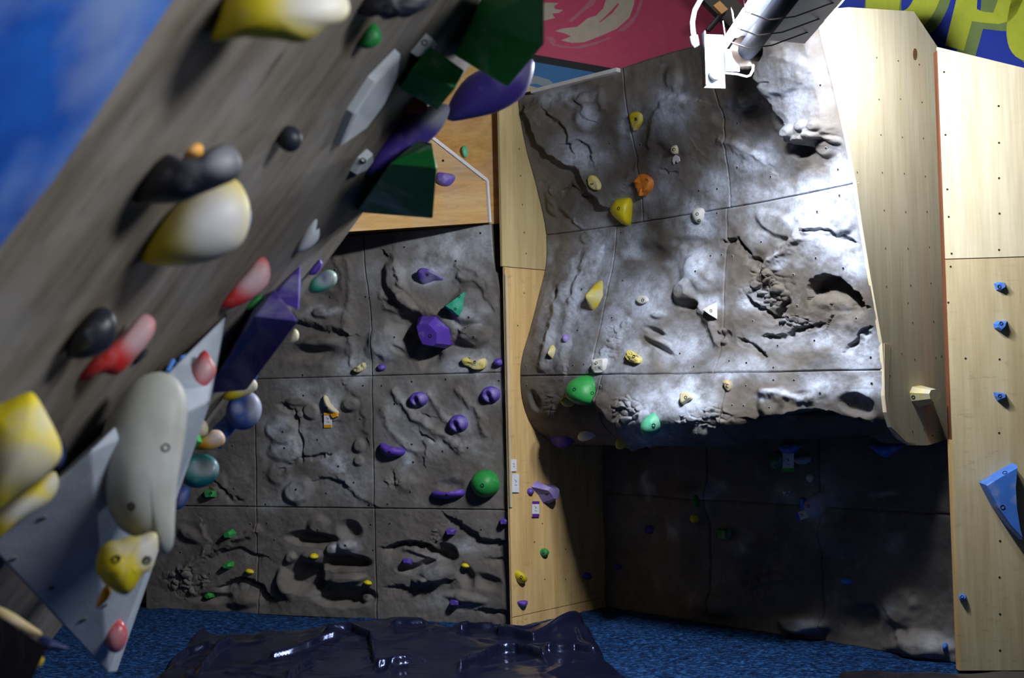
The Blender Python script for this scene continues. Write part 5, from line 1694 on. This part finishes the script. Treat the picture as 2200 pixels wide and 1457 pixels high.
# ------------------------------------------------------------------ strip light
S0 = at_depth(1603, 112, 5.66)
ldir = np.array([0.04, -1.0, 0.03])
ldir /= np.linalg.norm(ldir)
ax = -ldir                                  # towards the fixed end at the rock
Ln = 0.84
rx_ = np.array([-ldir[1], ldir[0], 0.0])
rx_ /= np.linalg.norm(rx_)
uz = np.cross(ldir, rx_)
lamp = empty('strip_light', S0)
tag(lamp, 'caged fluorescent strip light fixed in front of the rock bulge', 'lamp')
LM_WHITE = mat_plain('lamp_white_enamel', lin(140, 144, 152), 0.5)
LM_METAL = mat_plain('lamp_zinc', lin(66, 72, 84), 0.5, 0.3)
LM_DARK = mat_plain('lamp_dark_tube', lin(28, 30, 40), 0.8, 0.0, 0.1)
LM_BROWN = mat_plain('lamp_socket', lin(70, 60, 54), 0.4, 0.3)
te = NT('lit_tube')
te.b.inputs['Emission Color'].default_value = (0.86, 0.92, 1.0, 1)
te.b.inputs['Emission Strength'].default_value = TUBE_POWER
te.col((0.9, 0.9, 0.9, 1))
LM_LIT = te.m
near_ = S0 - ax * Ln
# dark spine tube and its socket
spine = obj('spine_tube', *tube([S0, near_], 0.046, 16), LM_DARK, lamp, smooth=True)
obj('tube_socket', *tube([S0 + ax * 0.05, S0 + ax * 0.03, S0 - ax * 0.03], [0.058, 0.076, 0.074], 18), LM_BROWN, spine, smooth=True)
# lit tubes either side of it
T0 = S0 - rx_ * 0.105 + uz * 0.035
tube0 = obj('lit_tube', *tube([T0 + ax * 0.10, T0 - ax * Ln], 0.020, 14), LM_LIT, lamp, smooth=True)
obj('tube_socket', *tube([T0 + ax * 0.17, T0 + ax * 0.09], 0.028, 14), LM_WHITE, tube0, smooth=True)
T1 = S0 + rx_ * 0.285 + uz * 0.06
te2 = NT('lit_side_tube')
te2.b.inputs['Emission Color'].default_value = (0.90, 0.94, 1.0, 1)
te2.b.inputs['Emission Strength'].default_value = SIDE_TUBE
obj('lit_tube', *tube([T1 - ax * 0.30, T1 - ax * 0.84], 0.016, 14), te2.m, lamp, smooth=True)
for w_, zc, pos, sy_ in ((BATTEN_WATTS[0], uz, S0 - ax * Ln * 0.20 - uz * 0.075, Ln * 0.4),
                         (BATTEN_WATTS[1], rx_ * 0.85 - ax * 0.38 + uz * 0.33, T0 - rx_ * 0.035 - ax * 0.40, 0.40),
                         (BATTEN_WATTS[2], -rx_ * 0.62 - ax * 0.75 + uz * 0.05, T1 + rx_ * 0.03 - ax * 0.45, 0.30)):
    bl_ = bpy.data.lights.new('batten_light', 'AREA')
    bl_.shape = 'RECTANGLE'
    bl_.size, bl_.size_y, bl_.energy, bl_.color = 0.08, sy_, w_, (0.90, 0.94, 1.0)
    bl_.spread = math.radians({0: 180, 1: 155, 2: 125}[BATTEN_WATTS.index(w_)])
    blo = bpy.data.objects.new('batten_light', bl_)
    COL.objects.link(blo)
    zc = zc / np.linalg.norm(zc)
    yc = ax - zc * (ax @ zc)
    yc /= np.linalg.norm(yc)
    xc = np.cross(yc, zc)
    Mb = Matrix.Identity(4)
    for i in range(3):
        Mb[i][0], Mb[i][1], Mb[i][2], Mb[i][3] = xc[i], yc[i], zc[i], pos[i]
    blo.matrix_world = Mb
# reflector spine and wing
obj('reflector', *boxv(S0 + uz * 0.075 - ax * Ln / 2, rx_ * 0.09, ax * Ln / 2, uz * 0.006), LM_WHITE, lamp)
wdir = rx_ * 0.098 - uz * 0.010
wn = np.cross(ax, wdir)
wn /= np.linalg.norm(wn)
obj('reflector_wing', *boxv(S0 + rx_ * 0.155 + uz * 0.02 - ax * (Ln / 2 + 0.10), wdir, ax * Ln / 2, wn * 0.004), mat_plain('dusty_reflector', lin(176, 168, 150), 0.45), lamp)
# end bracket
lx, ly = np.array([0.97, 0.1, -0.02]), np.array([-0.1, 0.97, 0.0])
e = at_depth(1533, 132, 5.66)
obj('end_bracket', *boxv(e, lx * 0.053, ly * 0.004, Z * 0.128), LM_METAL, lamp)
obj('bracket_flange', *boxv(e - lx * 0.055 - ly * 0.03, lx * 0.003, ly * 0.032, Z * 0.128), LM_METAL, lamp)
obj('side_bracket', *boxv(e + lx * 0.085, lx * 0.034, ly * 0.03, Z * 0.052), LM_WHITE, lamp)
kp = at_depth(1537, 159, 5.64)
knob = obj('knob', *tube([kp, kp - ly * 0.025, kp - ly * 0.034], [0.032, 0.032, 0.024], 16), mat_plain('knurled_knob', lin(200, 196, 186), 0.5, 0.2), lamp, smooth=False)
obj('screw', *tube([kp - ly * 0.034, kp - ly * 0.037], 0.005, 8), DARK, knob)
# supply cable with gland
cb = [at_depth(x, y, 5.64) for x, y in [(1494, 92), (1489, 70), (1487, 48), (1492, 22), (1504, 0), (1520, -24), (1548, -60)]]
cable = obj('supply_cable', *tube(cb, 0.0125, 10), mat_plain('white_cable', lin(206, 212, 218), 0.5), lamp, smooth=True)
obj('cable_gland', *tube([at_depth(1490, 78, 5.64), at_depth(1493, 92, 5.64), at_depth(1497, 100, 5.64)], [0.021, 0.021, 0.014], 12), LM_WHITE, cable)
lw = [at_depth(x, y, 5.62) for x, y in [(1556, 157), (1585, 160), (1604, 165), (1612, 162), (1618, 150), (1618, 138)]]
obj('loose_wire', *tube(lw, 0.005, 8), mat_plain('white_wire', lin(216, 220, 226), 0.5), lamp, smooth=True)
# wire guard clips
GW = mat_plain('guard_wire', lin(66, 60, 58), 0.4, 0.4)
for s in (0.24, 0.42, 0.62):
    b_ = S0 - ax * s
    pth = [b_ - rx_ * 0.16 + uz * 0.07, b_ - rx_ * 0.15 - uz * 0.02, b_ - rx_ * 0.05 - uz * 0.058, b_ + rx_ * 0.05 - uz * 0.058 - ax * .04, b_ + rx_ * 0.20 - ax * 0.02, b_ + rx_ * 0.25 + uz * 0.02]
    obj('guard_wire', *tube(pth, 0.0035, 6), GW, lamp, smooth=True)

# ------------------------------------------------------------------ crash mats wrapped in plastic sheet
def mat_plastic(name, c, rough):
    t = NT(name)
    v = t.coords()
    t.col(t.ramp(t.noise(v, 4, 4, 0.5), [(0.3, tuple(x * 0.6 for x in c[:3]) + (1,)), (0.7, c)]))
    t.rough(rough, 0.4)
    t.b.inputs['Specular Tint'].default_value = (0.45, 0.55, 1.0, 1)
    t.bump(t.noise(t.coords((1, 1, 1)), 5, 2, 0.5), 0.25, 0.04)
    return t.m


def crash_mat(label, corners, h, seed, mat, bumps=(), folds=(), n=320):
    """pillow of plastic sheet over a mat; corners on the floor: back-left, back-right, front-right, front-left"""
    c = [np.array(q, float) for q in corners]
    u = np.linspace(0, 1, n)
    v = np.linspace(0, 1, n // 2)
    Uu, Vv_ = np.meshgrid(u, v, indexing='ij')
    Pm = (c[0] * (1 - Uu[..., None]) + c[1] * Uu[..., None]) * (1 - Vv_[..., None]) + (c[3] * (1 - Uu[..., None]) + c[2] * Uu[..., None]) * Vv_[..., None]
    eu = np.minimum(Uu, 1 - Uu) / 0.035
    ev = np.minimum(Vv_, 1 - Vv_) / 0.12
    prof = np.sqrt(np.clip(1 - (1 - np.clip(eu, 0, 1)) ** 2, 0, 1)) * np.sqrt(np.clip(1 - (1 - np.clip(ev, 0, 1)) ** 2, 0, 1))
    x, y = Pm[..., 0], Pm[..., 1]
    wr = fbm(x * 2.0 + seed, y * 3.4, 3)
    fold = 1 - np.abs(np.sin(3.0 * x + 5 * wr + 1.2 * y)) ** 0.6
    f2 = 1 - np.abs(np.sin(7.0 * y - 2.0 * x + 6 * fbm(x * 1.7, y * 1.7 + seed, 3))) ** 0.5
    w2 = fbm(x * 1.1 + 2 * seed, y * 1.4 + 7, 3)
    crease = sstep(0, 1, np.clip(1 - np.abs(np.sin(4.0 * y + 1.2 * x + 8 * w2)) * 4.2, 0, 1))
    crease2 = sstep(0, 1, np.clip(1 - np.abs(np.sin(3.0 * x - 4.5 * y + 7 * w2)) * 4.5, 0, 1))
    gate = sstep(-0.05, 0.22, fbm(x * 2.3 + 31, y * 2.3 + seed, 2))
    z = prof * (h + 0.05 * fbm(x * 1.0 + seed, y * 1.5, 2) + 0.008 * fold * prof + 0.004 * f2 + 0.018 * crease * gate + 0.018 * crease2 * (1 - gate))
    for _ in range(1):
        zp = np.pad(z, 1, mode='edge')
        z = (zp[:-2, 1:-1] + zp[2:, 1:-1] + zp[1:-1, :-2] + zp[1:-1, 2:] + 2 * z) / 6.0
    Pq = Pm.copy()
    Pq[..., 2] = h
    Ux, Vx = project(Pq)
    z = z + prof * relief(Ux, Vx, folds, 0.0)
    for (bx, by, r, hh) in bumps:
        z = z + prof * hh * np.exp(-((x - bx) ** 2 + (y - by) ** 2) / r ** 2)
    Pm[..., 2] = np.maximum(z, 0) + 0.0
    Pm[..., 0] += 0.03 * fbm(x * 3 + 3, y * 3 + seed, 2)
    Pm[..., 1] += 0.04 * fbm(x * 3 + 13, y * 3 + seed, 2)
    o, _, _ = grid_obj('crash_mat', Pm, mat, cam_face=True)
    tag(o, label, 'crash mat')
    return o


PL_NAVY = mat_plastic('navy_plastic_sheet', lin(22, 25, 46), 0.2)
PL_GREY = mat_plastic('grey_plastic_sheet', lin(48, 46, 54), 0.25)
bL, bR = at_depth(430, 1345, 7.25), at_depth(1215, 1350, 7.1)
fR, fL = np.array([0.62, 5.25, 0]), np.array([-1.85, 5.35, 0])
for q in (bL, bR):
    q[2] = 0
bR[0] += 0.12
crash_mat('crumpled navy plastic-wrapped crash mat on the carpet', [bL, bR, fR, fL], 0.14, 3.1, PL_NAVY,
          bumps=[(bR[0] - 0.12, bR[1] - 0.25, 0.16, 0.06), (bR[0] - 0.5, bR[1] - 0.5, 0.16, -0.05), (-0.8, 6.9, 0.5, 0.07), (-1.9, 6.6, 0.2, -0.05)],
          folds=[('step', p_, -1, h_, 1.6, 9) for p_, h_ in (
              ([(415, 1372), (470, 1345), (545, 1336)], .055), ([(545, 1338), (600, 1330)], .05), ([(655, 1345), (690, 1335), (715, 1340)], .05), ([(440, 1440), (462, 1408), (490, 1398)], .06),
              ([(590, 1412), (650, 1402), (725, 1390)], .05), ([(715, 1382), (760, 1378), (795, 1392), (800, 1425)], .05), ([(845, 1374), (905, 1366)], .05), ([(955, 1348), (1015, 1343)], .05),
              ([(995, 1370), (1055, 1358)], .055), ([(990, 1442), (1050, 1418), (1105, 1408), (1160, 1428)], .07), ([(1075, 1372), (1150, 1384), (1225, 1366), (1275, 1340)], .06),
              ([(630, 1458), (670, 1438)], .05), ([(815, 1442), (870, 1430)], .05), ([(350, 1420), (400, 1402), (440, 1400)], .05), ([(1180, 1410), (1240, 1396), (1280, 1400)], .05))])
r0, r1 = at_depth(1790, 1452, 6.05), at_depth(2330, 1440, 5.85)
for q in (r0, r1):
    q[2] = 0
crash_mat('grey plastic-wrapped mat peeking in at the bottom right', [r0, r1, r1 - np.array([0.1, 1.2, 0]), r0 - np.array([0.1, 1.2, 0])], 0.125, 8.3, PL_GREY, n=110)
